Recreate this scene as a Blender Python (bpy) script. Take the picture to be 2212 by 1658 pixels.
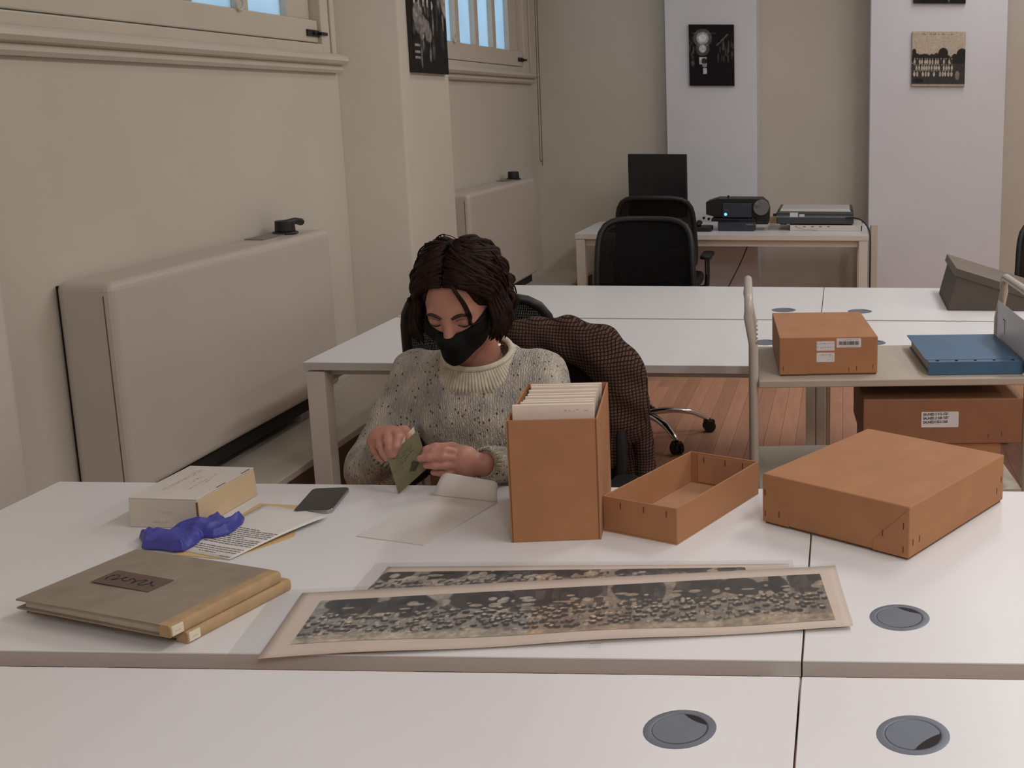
import bpy, bmesh, math, random
import numpy as np
from mathutils import Vector, Matrix, noise as mnoise

for o in list(bpy.data.objects): bpy.data.objects.remove(o, do_unlink=True)
COL = bpy.context.scene.collection
SC = bpy.context.scene
PI = math.pi

# ------------------------------------------------------------------ camera
# the photograph is a crop: its principal point is not at the middle of the frame
FPX, CX, CY, IW, IH = 2478.4, 1774.1, 696.2, 2212.0, 1658.0
PITCH, YAW, ROLL, CAMZ = 0.190746, 0.018105, 0.004349, 1.5286
_f = Vector((-math.sin(YAW)*math.cos(PITCH), math.cos(YAW)*math.cos(PITCH), -math.sin(PITCH)))
_r = Vector((math.cos(YAW), math.sin(YAW), 0)); _u = _r.cross(_f)
CR = _r*math.cos(ROLL)+_u*math.sin(ROLL); CU = -_r*math.sin(ROLL)+_u*math.cos(ROLL); CF = _f
CAM = Vector((0, 0, CAMZ))
cd = bpy.data.cameras.new('camera'); cam = bpy.data.objects.new('camera', cd); COL.objects.link(cam)
cam.matrix_world = Matrix(((CR.x, CU.x, -CF.x, 0), (CR.y, CU.y, -CF.y, 0), (CR.z, CU.z, -CF.z, CAMZ), (0, 0, 0, 1)))
cd.sensor_fit = 'HORIZONTAL'; cd.sensor_width = 36; cd.lens = FPX/IW*36
cd.shift_x = (IW/2-CX)/IW; cd.shift_y = (CY-IH/2)/IW
cd.clip_start = .05; cd.clip_end = 100
SC.camera = cam
def ray(x, y): return CR*((x-CX)/FPX)-CU*((y-CY)/FPX)+CF
def PZ(x, y, z): d = ray(x, y); return CAM+d*((z-CAMZ)/d.z)
def PY(x, y, Y): d = ray(x, y); return CAM+d*(Y/d.y)
def PX(x, y, X): d = ray(x, y); return CAM+d*(X/d.x)

# ------------------------------------------------------------------ world, lights, exposure
SC.view_settings.view_transform = 'Standard'; SC.view_settings.look = 'None'
SC.view_settings.gamma = 1; SC.view_settings.use_curve_mapping = False
SC.view_settings.exposure = 0.0
w = bpy.data.worlds.new('overcast_sky'); SC.world = w; w.use_nodes = True
bg = w.node_tree.nodes['Background']; bg.inputs[0].default_value = (.60, .80, 1.0, 1); bg.inputs[1].default_value = 1.7
def area_light(name, loc, sx, sy, power, color, rot=(0, 0, 0)):
    ld = bpy.data.lights.new(name, 'AREA'); ld.shape = 'RECTANGLE'; ld.size = sx; ld.size_y = sy
    ld.energy = power; ld.color = color
    o = bpy.data.objects.new(name, ld); COL.objects.link(o); o.location = loc; o.rotation_euler = rot
    return o
WARM = (1.0, .95, .87); NEUT = (.97, .975, 1.0)
LAMPS = [(.9, -1.5, 46, NEUT), (2.9, -1.5, 24, NEUT), (1.1, 1.4, 28, NEUT), (1.3, 4.2, 34, NEUT), (3.2, 3.0, 22, WARM), (1.0, 6.6, 14, NEUT), (-.7, 5.2, 8, WARM)]
for (lx, ly, e, c) in LAMPS:
    area_light('ceiling_light_glow', (lx, ly, 3.19), .3, 1.5, e, c)

# ------------------------------------------------------------------ helpers
def tag(o, label=None, cat=None, group=None, kind=None):
    if label: o['label'] = label
    if cat: o['category'] = cat
    if group: o['group'] = group
    if kind: o['kind'] = kind
    return o
def thing(name, label, cat, loc=(0, 0, 0), rz=0, group=None):
    o = bpy.data.objects.new(name, None); COL.objects.link(o); o.empty_display_size = .05
    o.location = loc; o.rotation_euler = (0, 0, rz)
    return tag(o, label, cat, group)
def root_inv(o):
    return (Matrix.Translation(o.location) @ o.rotation_euler.to_matrix().to_4x4()).inverted()
def link_mesh(name, verts, faces, mat, parent=None, smooth=False, world=False):
    me = bpy.data.meshes.new(name); me.from_pydata([tuple(v) for v in verts], [], faces); me.update()
    if world and parent is not None:
        p = parent
        while p.parent: p = p.parent
        me.transform(root_inv(p))
    o = bpy.data.objects.new(name, me); COL.objects.link(o)
    if mat: me.materials.append(mat)
    if parent is not None: o.parent = parent
    if smooth: me.polygons.foreach_set('use_smooth', [True]*len(me.polygons))
    return o
def bevel(o, wd=.002, seg=2, ang=.6):
    m = o.modifiers.new('bevel', 'BEVEL'); m.width = wd; m.segments = seg; m.limit_method = 'ANGLE'; m.angle_limit = ang
    return o
class MB:
    def __init__(s): s.v = []; s.f = []
    def add(s, vs, fs):
        n = len(s.v); s.v += [Vector(v) for v in vs]; s.f += [tuple(i+n for i in f) for f in fs]; return s
    def box(s, x0, x1, y0, y1, z0, z1):
        return s.add([(x0,y0,z0),(x1,y0,z0),(x1,y1,z0),(x0,y1,z0),(x0,y0,z1),(x1,y0,z1),(x1,y1,z1),(x0,y1,z1)],
                     [(0,3,2,1),(4,5,6,7),(0,1,5,4),(1,2,6,5),(2,3,7,6),(3,0,4,7)])
    def obox(s, c, size, rot=None):
        m = rot or Matrix.Identity(3); c = Vector(c); a, b, d = size[0]/2, size[1]/2, size[2]/2
        vs = [c+m@Vector(p) for p in ((-a,-b,-d),(a,-b,-d),(a,b,-d),(-a,b,-d),(-a,-b,d),(a,-b,d),(a,b,d),(-a,b,d))]
        return s.add(vs, [(0,3,2,1),(4,5,6,7),(0,1,5,4),(1,2,6,5),(2,3,7,6),(3,0,4,7)])
    def cyl(s, p0, p1, r0, r1=None, n=16, caps=True):
        r1 = r0 if r1 is None else r1; p0 = Vector(p0); p1 = Vector(p1); d = (p1-p0).normalized()
        a = d.orthogonal().normalized(); b = d.cross(a)
        vs = []
        for p, r in ((p0, r0), (p1, r1)):
            for i in range(n):
                t = 2*PI*i/n; vs.append(p+(a*math.cos(t)+b*math.sin(t))*r)
        fs = [(i, (i+1) % n, n+(i+1) % n, n+i) for i in range(n)]
        if caps: fs += [tuple(range(n-1, -1, -1)), tuple(range(n, 2*n))]
        return s.add(vs, fs)
    def tube(s, pts, r, n=8, closed=False, flat=1.0, up=None):
        pts = [Vector(p) for p in pts]; m = len(pts); rs = r if isinstance(r, (list, tuple)) else [r]*m
        vs = []; a = None
        for i in range(m):
            if closed: d = pts[(i+1) % m]-pts[i-1]
            else: d = pts[min(i+1, m-1)]-pts[max(i-1, 0)]
            d.normalize()
            if up is not None: a = (Vector(up)-d*d.dot(Vector(up))).normalized()
            elif a is None: a = d.orthogonal().normalized()
            else: a = (a-d*a.dot(d)).normalized()
            b = d.cross(a)
            for k in range(n):
                t = 2*PI*k/n; vs.append(pts[i]+(a*math.cos(t)*flat+b*math.sin(t))*rs[i])
        fs = []
        for i in range(m if closed else m-1):
            j = (i+1) % m
            for k in range(n): fs.append((i*n+k, i*n+(k+1) % n, j*n+(k+1) % n, j*n+k))
        if not closed: fs += [tuple(range(n-1, -1, -1)), tuple(range((m-1)*n, m*n))]
        return s.add(vs, fs)
    def prism(s, poly, z0, z1):
        n = len(poly)
        vs = [(p[0], p[1], z0) for p in poly]+[(p[0], p[1], z1) for p in poly]
        return s.add(vs, [tuple(range(n-1, -1, -1)), tuple(range(n, 2*n))]+[(i, (i+1) % n, n+(i+1) % n, n+i) for i in range(n)])
    def xform(s, m): s.v = [m@v for v in s.v]; return s
    def build(s, name, mat, parent=None, smooth=False, world=False, bev=None, seg=2):
        o = link_mesh(name, s.v, s.f, mat, parent, smooth, world)
        if bev: bevel(o, bev, seg)
        return o
def rrect(x0, x1, y0, y1, r, n=5):
    out = []
    for cx, cy, a0 in ((x1-r, y1-r, 0), (x0+r, y1-r, PI/2), (x0+r, y0+r, PI), (x1-r, y0+r, 1.5*PI)):
        for i in range(n+1):
            t = a0+PI/2*i/n; out.append((cx+r*math.cos(t), cy+r*math.sin(t)))
    return out
def spline(pts, n=8):
    pts = [Vector(p) for p in pts]; out = []
    for i in range(len(pts)-1):
        p0, p1, p2, p3 = pts[max(i-1, 0)], pts[i], pts[i+1], pts[min(i+2, len(pts)-1)]
        for k in range(n):
            t = k/n; out.append(.5*((2*p1)+(-p0+p2)*t+(2*p0-5*p1+4*p2-p3)*t*t+(-p0+3*p1-3*p2+p3)*t**3))
    out.append(pts[-1]); return out

# ------------------------------------------------------------------ materials
MATS = {}
def srgb(r, g, b):
    f = lambda c: (c/255/12.92) if c/255 <= .04045 else ((c/255+.055)/1.055)**2.4
    return (f(r), f(g), f(b))
def mat(name, col, rough=.5, var=0, vscale=20, bump=0, bscale=200, metal=0, spec=.5, stretch=None, col2=None, detail=3):
    if name in MATS: return MATS[name]
    m = bpy.data.materials.new(name); m.use_nodes = True; nt = m.node_tree; b = nt.nodes['Principled BSDF']
    b.inputs['Roughness'].default_value = rough; b.inputs['Metallic'].default_value = metal
    b.inputs['Specular IOR Level'].default_value = spec
    tc = nt.nodes.new('ShaderNodeTexCoord'); mp = nt.nodes.new('ShaderNodeMapping'); nt.links.new(tc.outputs['Object'], mp.inputs[0])
    if stretch: mp.inputs['Scale'].default_value = stretch
    nz = nt.nodes.new('ShaderNodeTexNoise'); nz.inputs['Scale'].default_value = vscale; nz.inputs['Detail'].default_value = detail
    nt.links.new(mp.outputs[0], nz.inputs['Vector'])
    cr = nt.nodes.new('ShaderNodeValToRGB'); nt.links.new(nz.outputs['Fac'], cr.inputs[0])
    c2 = col2 or tuple(min(1, c*(1+var)) for c in col); c1 = col if col2 else tuple(c*(1-var) for c in col)
    cr.color_ramp.elements[0].position = .3; cr.color_ramp.elements[1].position = .7
    cr.color_ramp.elements[0].color = (*c1, 1); cr.color_ramp.elements[1].color = (*c2, 1)
    nt.links.new(cr.outputs[0], b.inputs['Base Color'])
    if bump:
        n2 = nt.nodes.new('ShaderNodeTexNoise'); n2.inputs['Scale'].default_value = bscale; n2.inputs['Detail'].default_value = 3
        nt.links.new(mp.outputs[0], n2.inputs['Vector'])
        bp = nt.nodes.new('ShaderNodeBump'); bp.inputs['Strength'].default_value = bump; bp.inputs['Distance'].default_value = .002
        nt.links.new(n2.outputs['Fac'], bp.inputs['Height']); nt.links.new(bp.outputs[0], b.inputs['Normal'])
    MATS[name] = m; return m
def P(m): return m.node_tree.nodes['Principled BSDF']
M_CREAM = mat('cream_wall_paint', (.565, .520, .445), .75, .03, 2.5, .15, 90)
M_GREYW = mat('cool_white_wall', (.66, .67, .70), .75, .02, 2.5, .12, 90)  # cooler white for the two back columns, other walls are cream
M_TRIM = mat('gloss_cream_paint', (.57, .52, .435), .35, .03, 6, .1, 60)
M_CEIL = mat('ceiling_paint', (.78, .76, .72), .8, .02, 3)
M_RAD = mat('radiator_enamel', (.515, .462, .402), .38, .015, 5)
M_DESK = mat('white_laminate', (.74, .735, .73), .36, .012, 4)
M_EDGE = mat('laminate_edge', (.54, .515, .485), .45, .02, 5)
M_LEG = mat('white_powder_coat', (.66, .61, .54), .4, .02, 10)
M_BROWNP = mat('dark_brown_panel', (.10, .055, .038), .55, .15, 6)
M_KRAFT = mat('kraft_board', (.385, .188, .092), .7, .06, 14, .12, 400, spec=.2)
M_KRAFTD = mat('kraft_board_inside', (.40, .215, .115), .75, .08, 18, .12, 400)
M_STAPLE = mat('staple_wire', (.14, .07, .035), .4, .1, 50, metal=.6)
M_FOLD = mat('fold_line', (.16, .07, .03), .7, .1, 60)
M_BLACK = mat('black_plastic', (.007, .007, .008), .5, .2, 30)
M_BLACKM = mat('matte_black', (.008, .008, .009), .75, .2, 30)
M_GREYP = mat('grey_plastic', (.135, .155, .19), .42, .06, 30)
M_GREYD = mat('gap_shade', (.012, .008, .006), .8, .2, 30)  # shade inside gaps and holes, painted as a near-black colour
M_CHROME = mat('chrome', (.75, .74, .72), .12, .02, 10, metal=1)
M_PAPER = mat('white_paper', (.72, .70, .66), .7, .02, 10, .05, 300)
M_CARD = mat('cream_card', (.70, .62, .48), .7, .04, 12, .08, 300)
M_FOLDER = mat('pale_folder', (.78, .68, .58), .65, .04, 12, .08, 300)
M_INK = mat('black_ink', (.02, .02, .025), .6, .1, 100)
M_PENCIL = mat('pencil_grey', (.22, .20, .18), .6, .1, 100)
M_LABEL = mat('label_white', (.66, .64, .64), .55, .03, 40)

def wood_floor():
    m = mat('wood_plank', (.56, .285, .178), .45, .10, 3, .15, 60, stretch=(9, 1, 1), detail=6)
    nt = m.node_tree; b = P(m)
    oi = nt.nodes.new('ShaderNodeObjectInfo'); hv = nt.nodes.new('ShaderNodeHueSaturation')
    mr = nt.nodes.new('ShaderNodeMapRange'); mr.inputs[3].default_value = .88; mr.inputs[4].default_value = 1.12
    nt.links.new(oi.outputs['Random'], mr.inputs[0]); nt.links.new(mr.outputs[0], hv.inputs['Value'])
    src = b.inputs['Base Color'].links[0].from_socket
    nt.links.new(src, hv.inputs['Color']); nt.links.new(hv.outputs[0], b.inputs['Base Color'])
    return m
M_WOOD = wood_floor()
def frosted():
    m = bpy.data.materials.new('frosted_glass'); m.use_nodes = True; nt = m.node_tree; b = P(m)
    out = nt.nodes['Material Output']
    tc = nt.nodes.new('ShaderNodeTexCoord'); nz = nt.nodes.new('ShaderNodeTexNoise'); nz.inputs['Scale'].default_value = 4
    nt.links.new(tc.outputs['Object'], nz.inputs['Vector'])
    cr = nt.nodes.new('ShaderNodeValToRGB'); nt.links.new(nz.outputs['Fac'], cr.inputs[0])
    cr.color_ramp.elements[0].color = (.62, .72, .78, 1); cr.color_ramp.elements[1].color = (.85, .90, .93, 1)
    tr = nt.nodes.new('ShaderNodeBsdfTranslucent'); nt.links.new(cr.outputs[0], tr.inputs[0])
    b.inputs['Base Color'].default_value = (.5, .55, .58, 1); b.inputs['Roughness'].default_value = .15
    mx = nt.nodes.new('ShaderNodeMixShader'); mx.inputs[0].default_value = .2
    nt.links.new(tr.outputs[0], mx.inputs[1]); nt.links.new(b.outputs[0], mx.inputs[2]); nt.links.new(mx.outputs[0], out.inputs[0])
    return m
M_GLASS = frosted()
def vcol_mat(name, rough=.5):
    if name in MATS: return MATS[name]
    m = bpy.data.materials.new(name); m.use_nodes = True; nt = m.node_tree; b = P(m)
    a = nt.nodes.new('ShaderNodeAttribute'); a.attribute_name = 'print'
    nt.links.new(a.outputs['Color'], b.inputs['Base Color']); b.inputs['Roughness'].default_value = rough; b.inputs['Specular IOR Level'].default_value = .15
    MATS[name] = m; return m
M_PRINT = vcol_mat('photo_print', .42)
M_CANVAS = vcol_mat('canvas_print', .6)

# ------------------------------------------------------------------ room shell
TOPZ = .73
XW, XP = -2.06, -1.843           # bay wall, pilaster face
YB = 7.80                        # back wall
floor_ = MB().box(-2.4, 4.2, -2.7, 8.6, -.12, -.012).build('floor', M_WOOD); tag(floor_, kind='structure')
PW = .072
plank_me = {}
rng = random.Random(3)
nx = int((1.30+1.72)/PW)
for i in range(nx):
    x = -1.718+i*PW; y = 2.32-rng.random()*.9
    while y < 7.9:
        L = rng.choice((1.1, 1.4, 1.7)); y1 = min(y+L, 8.0)
        if y1-y > .15 and y1 > 2.35:
            key = round(y1-y, 3)
            if key not in plank_me:
                plank_me[key] = MB().box(0, PW-.0012, 0, y1-y-.001, -.012, 0).build('plank', M_WOOD, floor_)
                ob = plank_me[key]
            else:
                ob = plank_me[key].copy(); COL.objects.link(ob)
            ob.location = (x, y, rng.random()*.0003)
        y = y1
wl = MB()
BAYS = [(2.41, 4.70), (5.29, YB)]
WIN = [(2.60, 4.70, 1.70, 2.95), (5.58, 7.66, 1.70, 2.95)]       # frame outer y0,y1,z0,z1
def wall_with_hole(mb, y0, y1, h):
    a, b, c, d = h
    mb.box(XW-.3, XW, y0, a, 0, 3.3); mb.box(XW-.3, XW, b, y1, 0, 3.3)
    mb.box(XW-.3, XW, a, b, 0, c); mb.box(XW-.3, XW, a, b, d, 3.3)
wall_with_hole(wl, 2.41, 4.75, WIN[0]); wall_with_hole(wl, 5.29, YB+.3, WIN[1])
wl.box(XW-.3, XW, -2.6, 2.41, 0, 3.3); wl.box(XW-.3, XW, 4.75, 5.29, 0, 3.3)
wall_left = wl.build('wall_left', M_CREAM); tag(wall_left, kind='structure')
p = MB().box(XW-.12, XP, -.2, 2.47, .38, 3.3).build('pilaster', M_CREAM, wall_left); bevel(p, .03, 5)
p = MB().prism([(XW-.12, 5.446), (XW-.12, 4.735), (XW-.005, 4.738), (XW+.02, 4.75), (XP, 4.862), (XP, 5.446)], .38, 3.3).build('pilaster', M_CREAM, wall_left); bevel(p, .012, 4, .2)
wb = MB().box(-2.36, 4.2, 7.97, 8.3, 0, 3.3).build('wall_back', M_CREAM); tag(wb, kind='structure')
MB().box(-2.06, -1.1, YB, 7.98, 0, 3.3).build('alcove_wall', M_CREAM, wb)
MB().box(-1.164, -.569, 7.66, 7.98, 0, 3.3).build('column', M_GREYW, wb, bev=.004)
MB().box(.173, 1.056, 7.66, 7.98, 0, 3.3).build('column', M_GREYW, wb, bev=.004)
tag(MB().box(3.9, 4.2, -2.6, 8.1, 0, 3.3).build('wall_right', M_CREAM), kind='structure')
tag(MB().box(-2.36, 4.2, -2.9, -2.6, 0, 3.3).build('wall_front', M_CREAM), kind='structure')
tag(MB().box(-2.4, 4.3, -2.9, 8.3, 3.3, 3.4).build('ceiling', M_CEIL), kind='structure')
ledge = MB().box(XW-.02, -1.715, -.2, YB, .355, .38).build('trim_1', M_TRIM, bev=.004); tag(ledge, kind='structure')
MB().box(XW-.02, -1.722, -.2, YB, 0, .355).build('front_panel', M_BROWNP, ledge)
tr2 = MB().box(.19, .235, 7.63, 7.66, 0, .72).build('trim_2', M_TRIM, bev=.004); tag(tr2, kind='structure')

# windows
def window(n, y0, y1, z0, z1, sash, pitch, first_right):
    wroot = MB()
    # outer frame (architrave): two jambs and head, in the hole
    wroot.box(XW-.16, XW+.012, sash[1], y1, z0, z1).box(XW-.16, XW+.012, y0, sash[0], z0, z1).box(XW-.16, XW+.012, sash[0], sash[1], z1-.06, z1).box(XW-.16, XW+.012, sash[0], sash[1], z0, sash[2]-.004)
    wo = wroot.build('window_%d' % n, M_TRIM, bev=.004); tag(wo, kind='structure')
    # outer bead on the jamb
    MB().box(XW+.012, XW+.022, y1-.035, y1, z0, z1).build('bead', M_TRIM, wo, bev=.004)
    # sash: stiles, bottom rail, top rail, glazing bars, panes
    gx0, gx1 = XW-.085, XW-.03
    rail_top = 1.828
    st = .185
    sb = MB().box(gx0, gx1+.028, sash[0], sash[1]-.004, sash[2], rail_top).build('bottom_rail', M_TRIM, wo, bev=.005)
    MB().box(gx0, gx1, sash[0], sash[1]-.004, z1-.16, z1-.062).build('top_rail', M_TRIM, wo, bev=.004)
    MB().box(gx0, gx1, sash[1]-st, sash[1]-.004, rail_top, z1-.16).build('stile', M_TRIM, wo, bev=.006)
    MB().box(gx0, gx1, sash[0], sash[0]+.08, rail_top, z1-.16).build('stile', M_TRIM, wo, bev=.006)
    y = sash[1]-st
    while y > sash[0]+.1:
        yy = max(y-(pitch-.07), sash[0]+.08)
        MB().box(gx0+.02, gx0+.026, yy-.004, y+.004, rail_top-.004, z1-.155).build('pane', M_GLASS, wo)
        if yy > sash[0]+.1: MB().box(gx0, gx1, yy-.07, yy, rail_top, z1-.16).build('glazing_bar', M_TRIM, wo, bev=.008)
        y = yy-.07
    # sill moulding, two steps
    prof = [(0, 0), (.02, 0), (.03, .012), (.03, .022), (.022, .03), (.045, .036), (.055, .048), (.052, .062), (.035, .072), (0, .078)]
    k = MB()
    vs = []
    ya, yb = y0-.03, y1+.025
    for yv in (ya, yb):
        for (dx, dz) in prof: vs.append((XW+.002+dx, yv, 1.630+dz))
    m_ = len(prof)
    k.add(vs, [(i, i+1, m_+i+1, m_+i) for i in range(m_-1)]+[tuple(range(m_-1, -1, -1)), tuple(range(m_, 2*m_))])
    so = k.build('sill', M_TRIM, wo)
    # latch and ring pull
    la = MB().box(gx1+.028, gx1+.036, sash[1]-.105, sash[1]-.008, 1.765, 1.79).cyl((gx1+.036, sash[1]-.055, 1.778), (gx1+.044, sash[1]-.055, 1.778), .007).box(gx1+.03, gx1+.05, sash[1]-.02, sash[1]+.035, 1.772, 1.784)
    la.build('latch', M_BLACK, wo, bev=.001)
    ry = (4.00, 6.20)[n-1]
    ring = [(gx1+.034, ry+.022*math.cos(t), 1.845+.022*math.sin(t)) for t in [2*PI*i/20 for i in range(20)]]
    MB().tube(ring, .0045, 8, True).cyl((gx1+.02, ry, 1.815), (gx1+.034, ry, 1.823), .005).build('ring_pull', M_TRIM, wo, smooth=True)
    return wo
window(1, *WIN[0], (2.66, 4.598, 1.743), .355, 0)
window(2, *WIN[1], (5.62, 7.514, 1.735), .335, 0)
# blind cord hanging by the second window
cx_ = -1.985
cord_pts = spline([(cx_, 7.60, 3.05), (cx_, 7.575, 2.0), (cx_, 7.555, 1.25), (cx_, 7.552, 1.16), (cx_, 7.560, 1.133), (cx_, 7.582, 1.126), (cx_, 7.603, 1.14), (cx_, 7.61, 1.17), (cx_, 7.628, 2.0), (cx_, 7.66, 3.05)], 6)
co = MB().tube(cord_pts, .0028, 6).build('blind_cord', mat('cord_grey', (.16, .13, .11), .7, .1, 60), smooth=True)
tag(co, 'thin looped blind cord hanging down beside the far window frame', 'cord')

# ------------------------------------------------------------------ radiators
def radiator(y0, y1, label):
    t = thing('radiator', label, 'radiator', (-1.97, y0, .40), 0, 'radiators along the window wall')
    x0, x1, z0, z1 = -2.053, -1.90, .47, 1.055
    b = MB().box(x0, x1, y0, y1, z0, z1).build('cover', M_RAD, t, world=True, bev=.022, seg=4)
    MB().box(x0-.006, x0+.03, y0+.017, y1-.03, z0+.01, z1-.012).build('wall_gap_shade', M_GREYD, t, world=True)  # dark strip filling the wall gap, its shade painted in
    MB().box(x1-.027, x1-.0245, y0-.0006, y0+.004, z0+.002, z1-.035).build('seam', M_FOLD, t, world=True)
    MB().box(x0+.03, x1-.03, y0+.05, y1-.05, z0-.05, z0+.01).build('under_gap_shade', M_GREYD, t, world=True)  # dark block below the cover, painting the shade of the gap there
    for yy in (y0+.2, y1-.2): MB().box(x0+.05, x1-.06, yy-.02, yy+.02, .38, z0-.04).build('foot', M_RAD, t, world=True)
    v = MB().box(x0+.02, x0+.085, y1-.36, y1-.13, z1-.001, z1+.004).build('vent_grille', mat('grille_grey', (.2, .185, .165), .5, .2, 90), t, world=True)
    k = MB().cyl((x0+.07, y1-.17, z1+.003), (x0+.07, y1-.17, z1+.010), .045, .04, 20).cyl((x0+.07, y1-.17, z1+.010), (x0+.07, y1-.17, z1+.048), .034, .032, 20)
    k.build('valve_knob', M_BLACK, t, world=True, bev=.003)
    if y0 < 4: MB().tube([(x0+.07, y1-.17, z1+.036), (x0+.075, y1-.10, z1+.04), (x0+.077, y1-.06, z1+.032)], [.014, .012, .013], 10).build('valve_lever', M_BLACK, t, smooth=True, world=True)
    return t
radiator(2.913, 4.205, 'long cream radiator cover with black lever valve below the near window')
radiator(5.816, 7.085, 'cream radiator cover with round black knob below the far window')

# ------------------------------------------------------------------ desks
def grommet(parent, x, y, rot, opening, z=TOPZ):
    n = 32; ro, ri = .0475, .036
    ring = MB(); vs = []; fs = []
    for r, zz in ((ro, 0), (ro-.002, .0005), (ri+.003, .0007), (ri, .0005), (ri, -.004)):
        for i in range(n): a = 2*PI*i/n; vs.append((x+r*math.cos(a), y+r*math.sin(a), z+zz))
    for k in range(4):
        for i in range(n): fs.append((k*n+i, k*n+(i+1) % n, (k+1)*n+(i+1) % n, (k+1)*n+i))
    g = ring.add(vs, fs).build('grommet', M_GREYP, parent, smooth=True, world=True)
    # well as a flat dark disc; the hole's shade is put into its colour
    MB().cyl((x, y, z+.0001), (x, y, z+.0003), ri+.001, n=n)  .build('well_shade', M_GREYD, g, world=True)
    # lid: disc with a slot cut off one side
    pts = []
    cut = math.cos(opening)
    for i in range(48):
        a = 2*PI*i/48; px, py = math.cos(a)*.0352, math.sin(a)*.0352
        if px > .0352*cut: # concave notch
            s_ = (py/.0352)/max(1e-6, math.sin(opening)); px = .0352*(cut-.10*(1-s_*s_))
        c, s2 = math.cos(rot), math.sin(rot)
        pts.append((x+px*c-py*s2, y+px*s2+py*c))
    MB().prism(pts, z+.0004, z+.0006).build('lid', M_GREYP, g, world=True)
    return g
def desk(label, x0, x1, y0, y1, group, legs=('l', 'm'), groms=(), seam=None):
    t = thing('desk', label, 'desk', ((x0+x1)/2, (y0+y1)/2, 0), 0, group)
    top = MB().box(x0, x1, y0, y1, TOPZ-.0035, TOPZ).build('desktop', M_DESK, t, world=True, bev=.0008, seg=1)
    MB().box(x0, x1, y0, y1, TOPZ-.025, TOPZ-.0035).build('edge_band', M_EDGE, t, world=True)
    W = .058
    xs = {'l': (x0+.003, W), 'm': (x1-W/2, W/2), 'n': (x0, W/2), 'r': (x1-W-.003, W)}
    for k in legs:
        for yy in (y0+.004, y1-W-.004):
            MB().box(xs[k][0], xs[k][0]+xs[k][1], yy, yy+W, 0, TOPZ-.031).build('leg', M_LEG, t, world=True, bev=.003)
        MB().box(xs[k][0]+.006, xs[k][0]+xs[k][1]-.006, y0+W, y1-W, TOPZ-.075, TOPZ-.031).build('cross_rail', M_LEG, t, world=True)
    for yy in (y0+.05, y1-.085):
        MB().box(x0+.02, x1-.02, yy, yy+.035, TOPZ-.05, TOPZ-.0255).build('rail', M_LEG, t, world=True)
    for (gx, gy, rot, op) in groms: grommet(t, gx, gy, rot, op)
    return t
G1, G2 = 'white desks of the front bench', 'white desks of the middle bench'
SX, SX2 = -.054, -.078
desk('white desk with one grey cable port and nothing lying on it', -1.656, SX-.0015, .746, 1.496, G1, ('l', 'm'), [(-.2055, 1.355, .9, .62)])
desk('white desk whose grey cable port is left half open', SX+.0015, 1.55, .746, 1.496, G1, ('n', 'r'), [(.0957, 1.349, -.75, .82)])
desk('white desk covered with papers, albums and the long group photographs', -1.656, SX-.0015, 1.544, 2.293, G1, ('l', 'm'), [(-.2055, 1.69, .9, .5)])
desk('white desk beside a big brown box, one grey cable port', SX+.0015, 1.55, 1.544, 2.293, G1, ('n', 'r'), [(.0947, 1.690, 1.0, .62)])
MB().box(SX-.04, SX-.002, 1.4965, 1.5435, TOPZ-.045, TOPZ-.028).build('link_plate', M_LEG, [o for o in bpy.data.objects if o.name == 'desk'][0], world=True)
desk('white desk with an empty top behind the seated person', -1.662, SX2-.0015, 3.425, 4.172, G2, ('l', 'm'), [(-.256, 3.775, .9, .5)])
desk('white desk standing behind the book trolley', SX2+.0015, 1.52, 3.425, 4.172, G2, ('n', 'r'), [(.102, 3.785, .9, .5)])
desk('white empty desk in front of the black mesh chair by the back column', -1.662, SX2-.0015, 4.196, 4.945, G2, ('l', 'm'), [(-.226, 4.385, .9, .5)])
desk('white desk carrying the dark grey sloped box', SX2+.0015, 1.52, 4.196, 4.945, G2, ('n', 'r'), [(.070, 4.370, .9, .5)])
# desk against the back wall
bd = thing('desk', 'cream edged desk with monitor and scanners against the back columns', 'desk', (-.73, 7.27, 0))
MB().box(-1.625, .158, 6.915, 7.635, TOPZ-.004, TOPZ).build('desktop', M_DESK, bd, world=True)
MB().box(-1.625, .158, 6.915, 7.635, TOPZ-.032, TOPZ-.004).build('edge_band', M_LEG, bd, world=True)
for xx in (-1.622, .10):
    for yy in (6.918, 7.577): MB().box(xx, xx+.055, yy, yy+.055, 0, TOPZ-.034).build('leg', M_LEG, bd, world=True, bev=.003)
    MB().box(xx+.005, xx+.05, 6.97, 7.58, TOPZ-.075, TOPZ-.034).build('cross_rail', M_LEG, bd, world=True)
for yy in (6.95, 7.57): MB().box(-1.60, .13, yy, yy+.03, TOPZ-.075, TOPZ-.034).build('rail', M_LEG, bd, world=True)
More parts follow.
